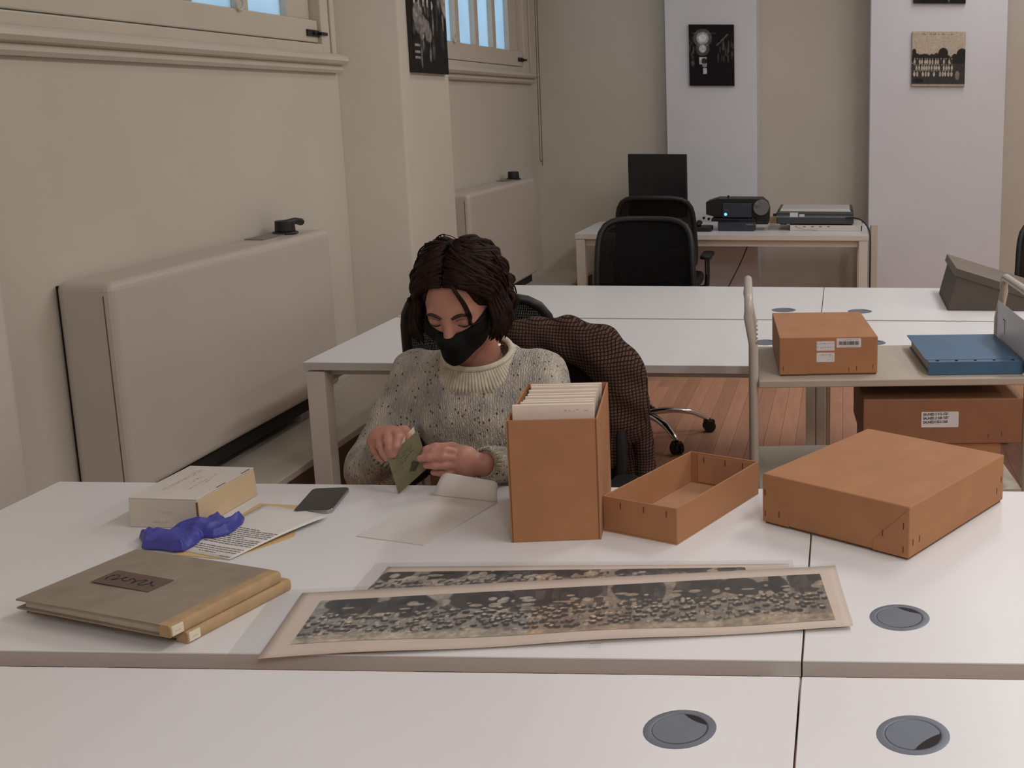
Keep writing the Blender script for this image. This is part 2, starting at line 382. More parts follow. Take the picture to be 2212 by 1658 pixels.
#PART2
# ------------------------------------------------------------------ flat print painting (numpy raster -> per-vertex print colour)
class Raster:
    def __init__(s, w, h, base): s.w, s.h = w, h; s.a = np.ones((h, w, 3))*np.array(base); s.Y, s.X = np.mgrid[0:h, 0:w]
    def ell(s, x, y, rx, ry, c, k=1.0):
        d = ((s.X-x)/rx)**2+((s.Y-y)/ry)**2; m = np.clip((1.15-d)*4, 0, 1)[..., None]*k; s.a = s.a*(1-m)+np.array(c)*m
    def rect(s, x0, x1, y0, y1, c, k=1.0):
        m = ((s.X >= x0) & (s.X < x1) & (s.Y >= y0) & (s.Y < y1))[..., None]*k; s.a = s.a*(1-m)+np.array(c)*m
    def noise(s, amp, cell, seed):
        g = np.random.RandomState(seed); gw, gh = int(s.w/cell)+3, int(s.h/cell)+3; n = g.rand(gh, gw)
        yy, xx = s.Y/cell, s.X/cell; y0, x0 = yy.astype(int), xx.astype(int); fy, fx = yy-y0, xx-x0
        v = n[y0, x0]*(1-fx)*(1-fy)+n[y0, x0+1]*fx*(1-fy)+n[y0+1, x0]*(1-fx)*fy+n[y0+1, x0+1]*fx*fy
        s.a = np.clip(s.a*(1+amp*(v-.5)*2)[..., None], 0, 1)
def print_sheet(name, img, corner, mat_, parent, zlift=None):
    """corner(u, v) -> world point; image row 0 = v 0"""
    h, w_ = img.shape[:2]
    vs = [corner(i/(w_-1), j/(h-1)) for j in range(h) for i in range(w_)]
    fs = [(j*w_+i, j*w_+i+1, (j+1)*w_+i+1, (j+1)*w_+i) for j in range(h-1) for i in range(w_-1)]
    o = link_mesh(name, vs, fs, mat_, parent, True, True)
    at = o.data.color_attributes.new('print', 'FLOAT_COLOR', 'POINT')
    rgba = np.ones((h*w_, 4), np.float32); rgba[:, :3] = img.reshape(-1, 3); at.data.foreach_set('color', rgba.ravel())
    return o
def bilin(a, b, c, d):   # a(0,0) b(1,0) c(1,1) d(0,1)
    a, b, c, d = Vector(a), Vector(b), Vector(c), Vector(d)
    return lambda u, v: (a*(1-u)+b*u)*(1-v)+(d*(1-u)+c*u)*v
def strokes(name, m, parent, frame, lines, seed=1, wd=.0006, hh=.0025, gap=.2):
    """rows of small written marks: frame(u,v)->(point); lines = [(u0,u1,v)] in metres, normal from frame"""
    g = random.Random(seed); mb = MB()
    o, ex, ey, en = [Vector(q) for q in frame]
    for (u0, u1, v) in lines:
        u = u0
        while u < u1:
            k = g.choice((2, 3, 3, 4)); pts = []
            for i in range(k): pts.append((u+g.uniform(-.3, .3)*hh+i*hh*.35, v+g.uniform(-.5, .5)*hh))
            for (p, q) in zip(pts, pts[1:]):
                a = o+ex*p[0]+ey*p[1]; b = o+ex*q[0]+ey*q[1]; d = (b-a)
                if d.length < 1e-6: continue
                n_ = d.normalized().cross(en)*wd
                mb.add([a-n_, b-n_, b+n_, a+n_], [(0, 1, 2, 3)])
            u += hh*(k*.35+.15)
            if g.random() < gap: u += hh*.9
    if not mb.v: return None
    return mb.build(name, m, parent, world=True)
def ribbon(name, m, parent, pts, wd, n):
    n = Vector(n); mb = MB(); P_ = [Vector(p) for p in pts]
    for a, b in zip(P_, P_[1:]):
        d = (b-a).normalized().cross(n)*wd/2; mb.add([a-d, b-d, b+d, a+d], [(0, 1, 2, 3)])
    return mb.build(name, m, parent, world=True)
def text_mesh(name, body, size, m, parent, origin, ex, ey, align='LEFT', cond=1.0):
    cu = bpy.data.curves.new(name, 'FONT'); cu.body = body; cu.size = size; cu.align_x = align; cu.resolution_u = 2; cu.offset = size*.035
    ob = bpy.data.objects.new(name, cu); COL.objects.link(ob)
    me = bpy.data.meshes.new_from_object(ob.evaluated_get(bpy.context.evaluated_depsgraph_get()))
    vs = [Vector(origin)+Vector(ex)*v.co.x*cond+Vector(ey)*v.co.y for v in me.vertices]; fs = [tuple(p.vertices) for p in me.polygons]
    bpy.data.objects.remove(ob); bpy.data.curves.remove(cu); bpy.data.meshes.remove(me)
    return link_mesh(name, vs, fs, m, parent, False, True)

# ------------------------------------------------------------------ boxes on the front bench
def place(A, ang, w, d):   # left-front corner, angle -> centre
    u = Vector((math.cos(ang), math.sin(ang), 0)); v = Vector((-math.sin(ang), math.cos(ang), 0))
    return Vector((A[0], A[1], 0))+u*w/2+v*d/2
def staples(t, pts, axis):      # local coordinates; axis = outward normal 'x' or 'y' sign
    for (x, y, z) in pts:
        if axis == 'y': MB().box(x-.0007, x+.0007, y-.0009, y, z-.006, z+.006).build('staple', M_STAPLE, t)
        else: MB().box(x, x+.0009, y-.0007, y+.0007, z-.006, z+.006).build('staple', M_STAPLE, t)
def flap(t, poly, y, mat_=M_KRAFT):   # thin corner flap on the face y = const (facing -y)
    n = len(poly)
    vs = [(p[0], y-.0012, p[1]) for p in poly]+[(p[0], y, p[1]) for p in poly]
    MB().add(vs, [tuple(range(n)), tuple(range(2*n-1, n-1, -1))]+[(i, n+i, n+(i+1) % n, (i+1) % n) for i in range(n)]).build('corner_flap', mat_, t)
# big lidded box
ang = math.radians(-33.6); w_, d_, h_ = .326, .376, .099
c = place((-.149, 2.097), ang, w_, d_)
t = thing('archive_box', 'large tan cardboard box with closed lid lying across the desk seam', 'box', (c.x, c.y, TOPZ+.0007), ang)
MB().box(-w_/2, w_/2, -d_/2, d_/2, .004, h_).build('lid', M_KRAFT, t, bev=.0025)
MB().box(-w_/2+.004, w_/2-.004, -d_/2+.004, d_/2-.004, 0, .03).build('body', M_FOLD, t)
x0 = -w_/2
flap(t, [(x0+.001, .004), (x0+.062, .004), (x0+.062, .028), (x0+.001, h_-.004)], -d_/2)
flap(t, [(-x0-.001, .004), (-x0-.001, h_-.004), (-x0-.075, .022), (-x0-.075, .004)], -d_/2)
staples(t, [(x0+.007, -d_/2-.0012, .062), (x0+.007, -d_/2-.0012, .02), (x0+.04, -d_/2-.0012, .025), (-x0-.055, -d_/2-.0012, .04), (-x0-.012, -d_/2-.0012, .062), (-x0-.012, -d_/2-.0012, .018)], 'y')
staples(t, [(-x0, -d_/2+.012, .03), (-x0, -d_/2+.035, .03), (-x0, d_/2-.012, .05), (-x0, d_/2-.03, .03)], 'x')
# open tray (lid of the standing box)
ang = math.radians(-24.3); w_, d_, h_ = .163, .312, .070
c = place((-.446, 2.044), ang, w_, d_)
t = thing('box_lid', 'shallow open cardboard tray with stapled corners, empty', 'box lid', (c.x, c.y, TOPZ), ang)
th = .003
MB().box(-w_/2, w_/2, -d_/2, d_/2, 0, th).build('base', M_KRAFTD, t)
for (a, b, cc, dd) in ((-w_/2, w_/2, -d_/2, -d_/2+th), (-w_/2, w_/2, d_/2-th, d_/2)): MB().box(a, b, cc, dd, th, h_).build('end_panel', M_KRAFT, t, bev=.001)
for (a, b) in ((-w_/2, -w_/2+th), (w_/2-th, w_/2)): MB().box(a, b, -d_/2+th, d_/2-th, th, h_).build('side_panel', M_KRAFT, t, bev=.001)
MB().box(-w_/2+.02, w_/2-.004, d_/2-.0045, d_/2-th, .006, h_-.004).build('inner_flap', M_KRAFTD, t)
MB().box(-w_/2+.02, w_/2-.004, -d_/2+th, -d_/2+.0045, .006, h_-.004).build('inner_flap', M_KRAFTD, t)
staples(t, [(-w_/2+.04, -d_/2, h_-.014), (0.01, -d_/2, h_-.014), (w_/2-.022, -d_/2, h_-.014), (-w_/2+.035, d_/2-.0046, h_-.014), (.005, d_/2-.0046, h_-.014), (w_/2-.035, d_/2-.0046, h_-.014)], 'y')
# standing file box with folders
ang = math.radians(7.5); w_, d_, h_ = .163, .275, .232
c = place((-.603, 1.980), ang, w_, d_)
fb = thing('file_box', 'tall open cardboard box standing on end, filled with pale folders', 'box', (c.x, c.y, TOPZ), ang)
th = .0035
MB().box(-w_/2+th, w_/2-th, -d_/2, -d_/2+th, 0, h_).build('front_panel', M_KRAFT, fb, bev=.001)
MB().box(-w_/2+th, w_/2-th, d_/2-th, d_/2, 0, h_).build('back_panel', M_KRAFT, fb)
MB().box(-w_/2, -w_/2+th, -d_/2, d_/2, 0, h_).build('side_panel', M_KRAFT, fb, bev=.001)
MB().box(w_/2-th, w_/2, -d_/2, d_/2, 0, h_).build('side_panel', M_KRAFT, fb, bev=.001)
MB().box(-w_/2+th, w_/2-th, -d_/2+th, d_/2-th, 0, th).build('base', M_KRAFTD, fb)
for sx in (-1, 1): MB().box(sx*(w_/2-th)-.0008, sx*(w_/2-th)+.0008, -d_/2-.0006, -d_/2+.001, .002, h_-.002).build('corner_seam', M_FOLD, fb)
frm = Matrix.Translation(fb.location) @ Matrix.Rotation(ang, 4, 'Z')
g = random.Random(5)
fl = ['pale folder with a pencil note, foremost in the tall file box', 'cream folder standing right behind the pencil marked folder', 'cream folder in the middle of the tall file box',
      'pale folder packed among others in the tall file box', 'pale folder packed among others in the tall file box', 'pale folder packed among others in the tall file box',
      'pale folder packed among others in the tall file box', 'hindmost pale folder pressed against the back of the file box']
for i, (dy, up) in enumerate(((.030, .020), (.088, .010), (.118, .006), (.145, .006), (.172, .004), (.198, .005), (.225, .006), (.250, .004))):
    hw = (w_-.016)/2-(0 if i == 0 else g.uniform(.003, .008)); y = -d_/2+dy
    o = MB().box(-hw, hw, y, y+.006, th, h_+up).box(-hw+.001, hw-.002, y+.006, y+.0225, th, h_+up-.004)
    o.xform(frm); ob = thing('file_folder', fl[i], 'folder', frm @ Vector((0, y, th)), ang, 'folders in the tall file box')
    lf = o.build('leaf', M_FOLDER, ob, world=True, bev=.0006, seg=1)
    if i == 0:
        R3 = frm.to_3x3()
        strokes('pencil_note', M_PENCIL, ob, (frm @ Vector((.02, y-.0004, h_+.009)), R3 @ Vector((1, 0, 0)), R3 @ Vector((0, 0, 1)), R3 @ Vector((0, -1, 0))), [(0, .045, 0)], 4, .0003, .007, .1)
# small white card box
ang = math.radians(-3.0); w_, d_, h_ = .135, .193, .058
c = place((-1.345, 2.040), ang, w_, d_)
t = thing('card_box', 'small off-white card box with handwriting on its lid', 'box', (c.x, c.y, TOPZ), ang)
M_WB = mat('aged_white_card', (.60, .545, .47), .7, .05, 12, .1, 300); M_WBT = mat('white_card_lid', (.66, .62, .57), .65, .04, 12)
M_WBS = mat('tan_card_side', (.66, .50, .31), .7, .04, 12)
mb = MB().add([(-w_/2-.002, -d_/2-.003, 0), (w_/2, -d_/2-.003, 0), (w_/2+.004, d_/2, 0), (-w_/2, d_/2, 0), (-w_/2, -d_/2, h_-.002), (w_/2, -d_/2, h_-.002), (w_/2, d_/2, h_-.002), (-w_/2, d_/2, h_-.002)],
            [(0,3,2,1),(4,5,6,7),(0,1,5,4),(1,2,6,5),(2,3,7,6),(3,0,4,7)])
mb.build('body', M_WB, t, bev=.002)
MB().box(-w_/2-.0005, w_/2, -d_/2-.0005, d_/2, h_-.002, h_).build('lid', M_WBT, t, bev=.0015)
MB().add([(w_/2+.0006, -d_/2, .001), (w_/2+.0046, d_/2-.004, .001), (w_/2+.0008, d_/2-.004, h_-.003), (w_/2+.0008, -d_/2+.001, h_-.003)], [(0, 1, 2, 3)]).build('side_panel', M_WBS, t)
MB().box(w_/2-.0012, w_/2+.0008, -d_/2-.0025, -d_/2+.001, .002, h_-.006).build('corner_gap', M_FOLD, t)
for yy in (-.03, .055): MB().box(w_/2-.0035, w_/2-.001, yy, yy+.03, h_-.0002, h_+.0005).build('slot', M_FOLD, t)
F4 = Matrix.Translation(t.location) @ Matrix.Rotation(ang, 4, 'Z'); R3 = F4.to_3x3()
strokes('handwriting', M_PENCIL, t, (F4 @ Vector((0, 0, h_+.0004)), R3 @ Vector((0, 1, 0)), R3 @ Vector((-1, 0, 0)), Vector((0, 0, 1))), [(-.05, .07, .03), (-.045, .065, .024), (-.02, .03, .002), (-.045, .05, -.018), (-.01, .02, -.026)], 8, .0004, .0055, .25)
strokes('handwriting', M_PENCIL, t, (F4 @ Vector((0, -d_/2-.0035, 0)), R3 @ Vector((1, 0, 0)), Vector((0, 0, 1)), R3 @ Vector((0, -1, 0))), [(-.02, .012, .012), (-.005, .02, .032)], 9, .0003, .003, .5)

# albums
M_ALB = mat('grey_brown_cloth', (.275, .228, .175), .75, .10, 25, .25, 500); M_LINEN = mat('tan_linen_spine', (.42, .285, .150), .75, .10, 40, .25, 500)
M_PAGES = mat('album_pages', (.50, .44, .36), .8, .08, 60); M_BLAB = mat('brown_paper_label', (.125, .085, .062), .7, .10, 40)
def album(A, ang, w_, d_, z0, th, label, title, sp):
    c = place(A, ang, w_, d_)
    t = thing('photo_album', label, 'album', (c.x, c.y, z0), ang, 'cloth albums stacked on the desk')
    # boards sag a little at the open (left) edge
    def board(z, name):
        n = 8; vs = []; 
        for k in range(n+1):
            x = -w_/2+k*(w_-.02)/n; s = .0035*(1-k/n)**2*(1 if z > th/2 else 0)
            for yy in (-d_/2, d_/2): vs += [(x, yy, z-s), (x, yy, z-s+.0026)]
        fs = []
        for k in range(n):
            a = k*4; fs += [(a+1, a+5, a+7, a+3), (a, a+2, a+6, a+4), (a, a+4, a+5, a+1), (a+2, a+3, a+7, a+6)]
        fs += [(0, 1, 3, 2), (n*4, n*4+2, n*4+3, n*4+1)]
        return MB().add(vs, fs).build(name, M_ALB, t)
    board(0, 'back_cover'); top = board(th-.0026, 'front_cover')
    MB().box(-w_/2+.012, w_/2-.018, -d_/2+.006, d_/2-.006, .0026, th-.0065).build('pages', M_PAGES, t)
    n = 8; pr = [(w_/2-.024, 0), (w_/2-.006, 0)]+[(w_/2-.004+.004*math.cos(a), th/2+(th/2)*math.sin(a)) for a in [(-.5+i/n)*PI for i in range(n+1)]]+[(w_/2-.006, th+.0004), (w_/2-.024, th+.0004)]
    m_ = len(pr); vs = [(x, y, z) for y in (-d_/2, d_/2) for (x, z) in pr]
    MB().add(vs, [(i, (i+1) % m_, m_+(i+1) % m_, m_+i) for i in range(m_)]+[tuple(range(m_-1, -1, -1)), tuple(range(m_, 2*m_))]).build('spine', M_LINEN, t, bev=.001)
    lb = MB().box(w_/2-.014, w_/2+.0006, -d_/2+.002, -d_/2+.022, .003, th-.002).build('spine_label', M_CARD, t, bev=.0005)
    F4 = Matrix.Translation(t.location) @ Matrix.Rotation(ang, 4, 'Z'); R3 = F4.to_3x3()
    strokes('shelf_mark', M_PENCIL, lb, (F4 @ Vector((w_/2+.0008, -d_/2+.012, th/2)), R3 @ Vector((0, 1, 0)), Vector((0, 0, 1)), R3 @ Vector((1, 0, 0))), [(-.005, .005, 0)], 3, .0003, .004, .1)
    if title:
        a, b, c_, d2 = title
        l = MB().box(a, b, c_, d2, th, th+.0006).build('title_label', M_BLAB, t)
        # cursive title, written upside down as seen from this side of the desk
        pts = []; L = b-a-.02
        for i in range(90):
            q = i/89; pts.append(F4 @ Vector((b-.012-q*L+.004*math.sin(q*46), (c_+d2)/2+.0095*math.sin(q*33+.6)*(.45+.55*abs(math.sin(q*5.5)))*(-1), th+.0010)))
        ribbon('handwritten_title', M_INK, l, pts, .0023, (0, 0, 1))
    return t
album((-1.283, 1.668), math.radians(-17.5), .330, .205, TOPZ, .0195, 'lower grey-brown cloth album, its tan spine jutting from under another', None, 0)
album((-1.276, 1.640), math.radians(-17.6), .312, .213, TOPZ+.0200, .0195, 'grey-brown cloth album on top, with a dark handwritten title label', (-.098, .022, -.026, .022), 0)

# phone
q = [PZ(*p, TOPZ+.008) for p in ((640, 1100), (722, 1103), (747, 1056), (672, 1051))]; c = sum(q, Vector())/4
t = thing('smartphone', 'smartphone lying screen up near the desk edge', 'phone', (c.x, c.y, TOPZ), math.radians(9))
o = MB().prism(rrect(-.037, .037, -.068, .068, .010, 6), .0, .0080).build('case', mat('phone_steel', (.42, .42, .44), .25, .03, 30, metal=.9), t, bev=.0018, seg=3)
MB().prism(rrect(-.0352, .0352, -.0662, .0662, .0085, 6), .0080, .0086).build('screen', mat('phone_glass', (.006, .005, .005), .2, .1, 20, spec=.3), t, bev=.0003, seg=1)

# folder, printed sheet, envelope
def sheet(name, pts, z, mat_, th=.0006, label=None, cat=None):
    c = sum((Vector((p[0], p[1], 0)) for p in pts), Vector())/len(pts)
    o = MB().prism([(p[0]-c.x, p[1]-c.y) for p in pts], 0, th).build(name, mat_); o.location = (c.x, c.y, z)
    if label: tag(o, label, cat)
    return o
M_MAN = mat('manila_card', (.66, .46, .22), .7, .05, 12)
sheet('manila_folder', [(-1.185, 1.905), (-1.079, 1.886), (-1.020, 1.985), (-1.014, 1.997), (-1.017, 2.010), (-1.03, 2.03), (-1.075, 2.16), (-1.165, 2.17)], TOPZ+.0002, M_MAN, .0012, 'buff manila folder with rounded tab under the printed sheet', 'folder')
A_, B_, C_, D_ = Vector((-1.19, 1.925, TOPZ+.0022)), Vector((-1.073, 1.883, TOPZ+.0022)), Vector((-.985, 2.085, TOPZ+.010)), Vector((-1.150, 2.160, TOPZ+.003))
t = thing('printed_sheet', 'sheet of white paper printed with small lines, one corner lifting', 'paper', (-1.1, 2.02, TOPZ+.002))
bl = bilin(A_, B_, C_, D_); n = 10; vs = []; fs = []
for j in range(n+1):
    for i in range(n+1):
        p = bl(i/n, j/n); p.z += .006*max(0, i/n-.5)*math.sin(PI*j/n); vs.append(p)
for j in range(n):
    for i in range(n): fs.append((j*(n+1)+i, j*(n+1)+i+1, (j+1)*(n+1)+i+1, (j+1)*(n+1)+i))
o = link_mesh('sheet', vs, fs, M_PAPER, t, True, True); m = o.modifiers.new('thick', 'SOLIDIFY'); m.thickness = .0004
g = random.Random(2); mb = MB()
for k in range(16):   # text lines run across the sheet
    v = .02+k*.033
    if k in (5,): continue
    u0, u1 = .10, .95 if k % 5 else .6
    if k == 0: u0, u1 = .75, .95
    if k == 1: u0, u1 = .30, .62
    u = u0
    while u < u1:
        l = g.uniform(.03, .10); e = min(u+l, u1)
        a, b, cc, dd = bl(u, v), bl(e, v), bl(e, v+.010), bl(u, v+.010)
        up = Vector((0, 0, .0008)); zz = lambda p, uu, vv: p+up+Vector((0, 0, .006*max(0, uu-.5)*math.sin(PI*vv)))
        mb.add([zz(a, u, v), zz(b, e, v), zz(cc, e, v), zz(dd, u, v)], [(0, 1, 2, 3)]); u = e+.015
mb.build('print_lines', M_PENCIL, t, world=True)
# open white envelope folder with a raised leaf
a, b, cc, dd = [PZ(*p, TOPZ+.0012) for p in ((770, 1157), (915, 1177), (1074, 1085), (935, 1070))]
t = thing('paper_folder', 'open white paper folder, its back leaf standing up', 'folder', ((a+cc)/2).to_tuple()[:2]+(TOPZ,))
MB().prism([(p.x-t.location.x, p.y-t.location.y) for p in (a, b, cc, dd)], .0003, .0018).build('base_leaf', mat('folder_white', (.68, .645, .60), .6, .02, 10), t)
e1, e2 = PY(957, 1019, dd.y+.004), PY(1076, 1040, cc.y+.004)
def leaf(u, v):
    p = (dd*(1-u)+cc*u)*(1-v)+(e1*(1-u)+e2*u)*v
    return p+Vector((0, -.006*math.sin(v*PI), 0))
n = 12; vs = []; fs = []
prof = rrect(0, 1, 0, 1, .12, 5)
for j in range(n+1):
    v = j/n; ins = .06*max(0, (v-.86)/.14)**2
    for i in range(n+1): vs.append(leaf(ins+(1-2*ins)*i/n, v))
for j in range(n):
    for i in range(n): fs.append((j*(n+1)+i, j*(n+1)+i+1, (j+1)*(n+1)+i+1, (j+1)*(n+1)+i))
o = link_mesh('raised_leaf', vs, fs, MATS['folder_white'], t, True, True); m = o.modifiers.new('thick', 'SOLIDIFY'); m.thickness = .0012

# ------------------------------------------------------------------ panoramic photographs in clear sleeves
def pano_img(W, H, seed, upper):
    g = np.random.RandomState(seed); R_ = Raster(W, H, (.30, .265, .225))
    # row 0 = bottom (near edge)
    sky = np.clip((R_.Y/H-.80)*6, 0, 1)[..., None]; R_.a = R_.a*(1-sky)+np.array((.36, .32, .27))*sky
    for k in range(46):   # dark trees and buildings
        x = g.rand()*W; R_.ell(x, H*(.72+.2*g.rand()), W*(.012+.03*g.rand()), H*(.10+.20*g.rand()), np.array((.022, .019, .017))*(1+2*g.rand()), .9)
    for k in range(60):
        x = g.rand()*W; y = H*(.45+.4*g.rand()); c = np.array((.055, .048, .042))*(1+1.5*g.rand())
        R_.rect(int(x), int(x+W*(.006+.02*g.rand())), int(y), int(y+H*(.08+.22*g.rand())), c, .85)
    for k in range(70):   # banners, placards, pale clothes
        x = g.rand()*W; y = H*(.42+.40*g.rand()); R_.ell(x, y, 2+g.rand()*7, 1.5+g.rand()*5, (.50, .43, .34), .75)
    for row in range(7):  # rows of heads and shoulders
        y = H*(.62-.072*row); n = int(W/7.5)
        for k in range(n):
            if g.rand() < .25: continue
            x = (k+g.rand())*7.5; b_ = .45+.75*g.rand(); y = H*(.62-.072*(row+g.rand()*1.1))
            R_.ell(x, y-3.2, 4.2, 4.6, np.array((.030, .027, .024))*(1+1.6*g.rand()), .95)
            R_.ell(x, y+1.4, 2.2+.9*g.rand(), 2.3, np.array((.46, .39, .31))*b_, .95)
            if g.rand() < .12: R_.ell(x, y-4, 3.4, 4, (.48, .42, .34), .8)
    # pale road fading in along the near edge
    edge = .16+.05*np.sin(R_.X/W*9)+.03*np.sin(R_.X/W*23)
    f = np.clip((edge-R_.Y/H)*14, 0, 1)[..., None]*.85; R_.a = R_.a*(1-f)+np.array((.47, .40, .31))*f
    R_.noise(.25, 4, seed+1); R_.noise(.25, 14, seed+2)
    # sections developed in different tones: cool left half, warm middle, neutral right
    u = R_.X/W
    tint = np.where((u < .42)[..., None], np.array((.94, 1.0, 1.06)), np.where((u < .62)[..., None], np.array((1.05, .95, .87)), np.array((1.0, .97, .93))))
    R_.a = np.clip((R_.a/.4)**1.25*.4*tint*np.where((u < .42), 1.10, .92)[..., None], 0, 1)
    return R_.a
M_MOUNT = mat('photo_mount', (.70, .59, .49), .6, .05, 8, .05, 100)
def sleeve_mat():
    m = bpy.data.materials.new('clear_sleeve'); m.use_nodes = True; nt = m.node_tree; b = P(m); out = nt.nodes['Material Output']
    b.inputs['Base Color'].default_value = (.35, .35, .36, 1); b.inputs['Roughness'].default_value = .1
    tc = nt.nodes.new('ShaderNodeTexCoord'); nz = nt.nodes.new('ShaderNodeTexNoise'); nz.inputs['Scale'].default_value = 14
    nt.links.new(tc.outputs['Object'], nz.inputs['Vector']); bp = nt.nodes.new('ShaderNodeBump'); bp.inputs['Strength'].default_value = .25; bp.inputs['Distance'].default_value = .004
    nt.links.new(nz.outputs['Fac'], bp.inputs['Height']); nt.links.new(bp.outputs[0], b.inputs['Normal'])
    tr = nt.nodes.new('ShaderNodeBsdfTransparent'); mx = nt.nodes.new('ShaderNodeMixShader'); mx.inputs[0].default_value = .08
    nt.links.new(tr.outputs[0], mx.inputs[1]); nt.links.new(b.outputs[0], mx.inputs[2]); nt.links.new(mx.outputs[0], out.inputs[0]); return m
M_SLEEVE = sleeve_mat()
def patch(name, fn, n, m_, mat_, parent, thick=None):
    vs = [fn(i/n, j/m_) for j in range(m_+1) for i in range(n+1)]
    fs = [(j*(n+1)+i, j*(n+1)+i+1, (j+1)*(n+1)+i+1, (j+1)*(n+1)+i) for j in range(m_) for i in range(n)]
    o = link_mesh(name, vs, fs, mat_, parent, True, True)
    if thick: m = o.modifiers.new('thick', 'SOLIDIFY'); m.thickness = thick; m.offset = -1
    return o
def pano(label, mount, photo, sleeve, z, wave, seed, W, H):
    t = thing('panoramic_photograph', label, 'photograph', (sum(p[0] for p in mount)/4, sum(p[1] for p in mount)/4, TOPZ), 0, 'long photographs in clear sleeves')
    def surf(quad, dz):
        b = bilin(*[(p[0], p[1], 0) for p in quad])
        def fn(u, v):
            p = b(u, v)
            near = max(0, 1-abs(p.y-(1.53+.15*(p.x+.86)))/.10)
            p.z = z+dz+wave*(.5+.5*math.sin(p.x*17+1.2))*near
            if p.y < 1.544: p.z -= 0
            return p
        return fn
    patch('mount', surf(mount, 0), 60, 12, M_MOUNT, t, .0008)
    print_sheet('photo', pano_img(W, H, seed, 0), surf(photo, .0006), M_PRINT, t)
    s = patch('sleeve', surf(sleeve, .0016), 60, 12, M_SLEEVE, t, .0004)
    return t, surf
pano('long panoramic street crowd photograph, partly tucked under another print', [(-.775, 1.700), (-.085, 1.800), (-.090, 1.895), (-.785, 1.862)],
     [(-.782, 1.735), (-.150, 1.815), (-.165, 1.876), (-.780, 1.838)], [(-.800, 1.69), (-.070, 1.79), (-.083, 1.908), (-.810, 1.876)], TOPZ+.0012, 0, 21, 420, 50)
t, sf = pano('long panoramic street crowd photograph lying on top in a clear sleeve', [(-.840, 1.519), (.021, 1.644), (-.008, 1.883), (-.880, 1.745)],
     [(-.812, 1.562), (-.006, 1.662), (-.034, 1.846), (-.836, 1.715)], [(-.885, 1.508), (.022, 1.643), (-.008, 1.888), (-.925, 1.750)], TOPZ+.0040, .004, 11, 640, 120)
o = ribbon('caption', M_PENCIL, t, [(-.37, 1.575, TOPZ+.0062), (-.352, 1.578, TOPZ+.0062)], .002, (0, 0, 1))
#PART3
# ------------------------------------------------------------------ book trolley with boxes and binder
TA = math.radians(5.0); TL, TD = .715, .415
tc_ = place((-.222, 2.838), TA, TL, TD)
M_TROL = mat('trolley_beige_metal', (.42, .37, .30), .42, .03, 12); M_TROLP = mat('trolley_tube', (.47, .43, .37), .35, .03, 12)
tr = thing('book_trolley', 'beige metal book trolley carrying archive boxes and a blue binder', 'trolley', (tc_.x, tc_.y, 0), TA)
TF = Matrix.Translation(tr.location) @ Matrix.Rotation(TA, 4, 'Z')
for z in (.828, .528, .20):
    sh = MB().box(-TL/2+.012, TL/2-.012, -TD/2, TD/2, z-.020, z).build('shelf', M_TROL, tr, bev=.003)
for sx in (-1, 1):
    x = sx*TL/2
    pts = [(x, -TD/2+.02, .10), (x, -TD/2+.02, .85), (x, -TD/2+.02, .91), (x+sx*.014, -TD/2+.024, .99)]
    arc = [(x+sx*.012, -TD/2+.055-.031*math.cos(a), 1.002+.031*math.sin(a)) for a in [i*PI/2/6 for i in range(7)]]
    arc2 = [(p[0], -p[1], p[2]) for p in reversed(arc)]
    full = pts+arc+arc2+[(p[0], -p[1], p[2]) for p in reversed(pts)]
    MB().tube(full, .0118, 12).build('end_frame', M_TROLP, tr, smooth=True)
    for sy in (-1, 1):
        y = sy*(TD/2-.02)
        ca = MB().cyl((x, y, .10), (x, y, .075), .018, n=14).box(x-.016, x+.016, y-.014, y+.014, .045, .08).cyl((x-.012, y+.012, .037), (x+.012, y+.012, .037), .037, n=20)
        ca.build('caster', M_BLACK, tr, bev=.002)
    if sx > 0:
        pn = MB().box(x-.006, x-.003, -TD/2+.035, TD/2-.035, .828, .965).build('end_panel', mat('panel_white', (.62, .62, .62), .4, .02, 10), tr, bev=.001)
        MB().box(x-.0068, x-.006, .075, .078, .885, .925).box(x-.0068, x-.006, .078, .10, .922, .925).build('slot_mark', M_FOLD, pn)
        MB().tube([(x+.008, TD/2-.05, 1.015), (x+.004, TD/2-.055, .99), (x, TD/2-.055, .96)], .006, 8).build('hook', M_TROLP, tr, smooth=True)
    else:
        for k in range(6): MB().cyl((x+.008, -TD/2+.012, .925+k*.011), (x+.008, -TD/2+.008, .925+k*.011), .0025, n=8).build('rivet', M_CHROME, tr)
# tan box on the top shelf
ang = math.radians(6.5); w_, d_, h_ = .256, .355, .101
c = place((-.160, 2.890), ang, w_, d_)
t = thing('archive_box', 'tan cardboard box with a barcode label on the trolley top', 'box', (c.x, c.y, .8285), ang)
MB().box(-w_/2, w_/2, -d_/2, d_/2, .003, h_).build('lid', M_KRAFT, t, bev=.0025)
MB().box(-w_/2+.003, w_/2-.003, -d_/2+.003, d_/2-.003, 0, .03).build('body', M_FOLD, t)
flap(t, [(-w_/2+.001, .004), (-w_/2+.071, .004), (-w_/2+.071, .018), (-w_/2+.001, h_-.003)], -d_/2)
staples(t, [(w_/2-.012, -d_/2, .02), (w_/2-.055, -d_/2, .018), (w_/2-.075, -d_/2, .014), (-w_/2+.01, -d_/2-.0012, .02)], 'y')
F4 = Matrix.Translation(t.location) @ Matrix.Rotation(ang, 4, 'Z'); R3 = F4.to_3x3(); ex = R3 @ Vector((1, 0, 0)); ez = Vector((0, 0, 1)); en = R3 @ Vector((0, -1, 0))
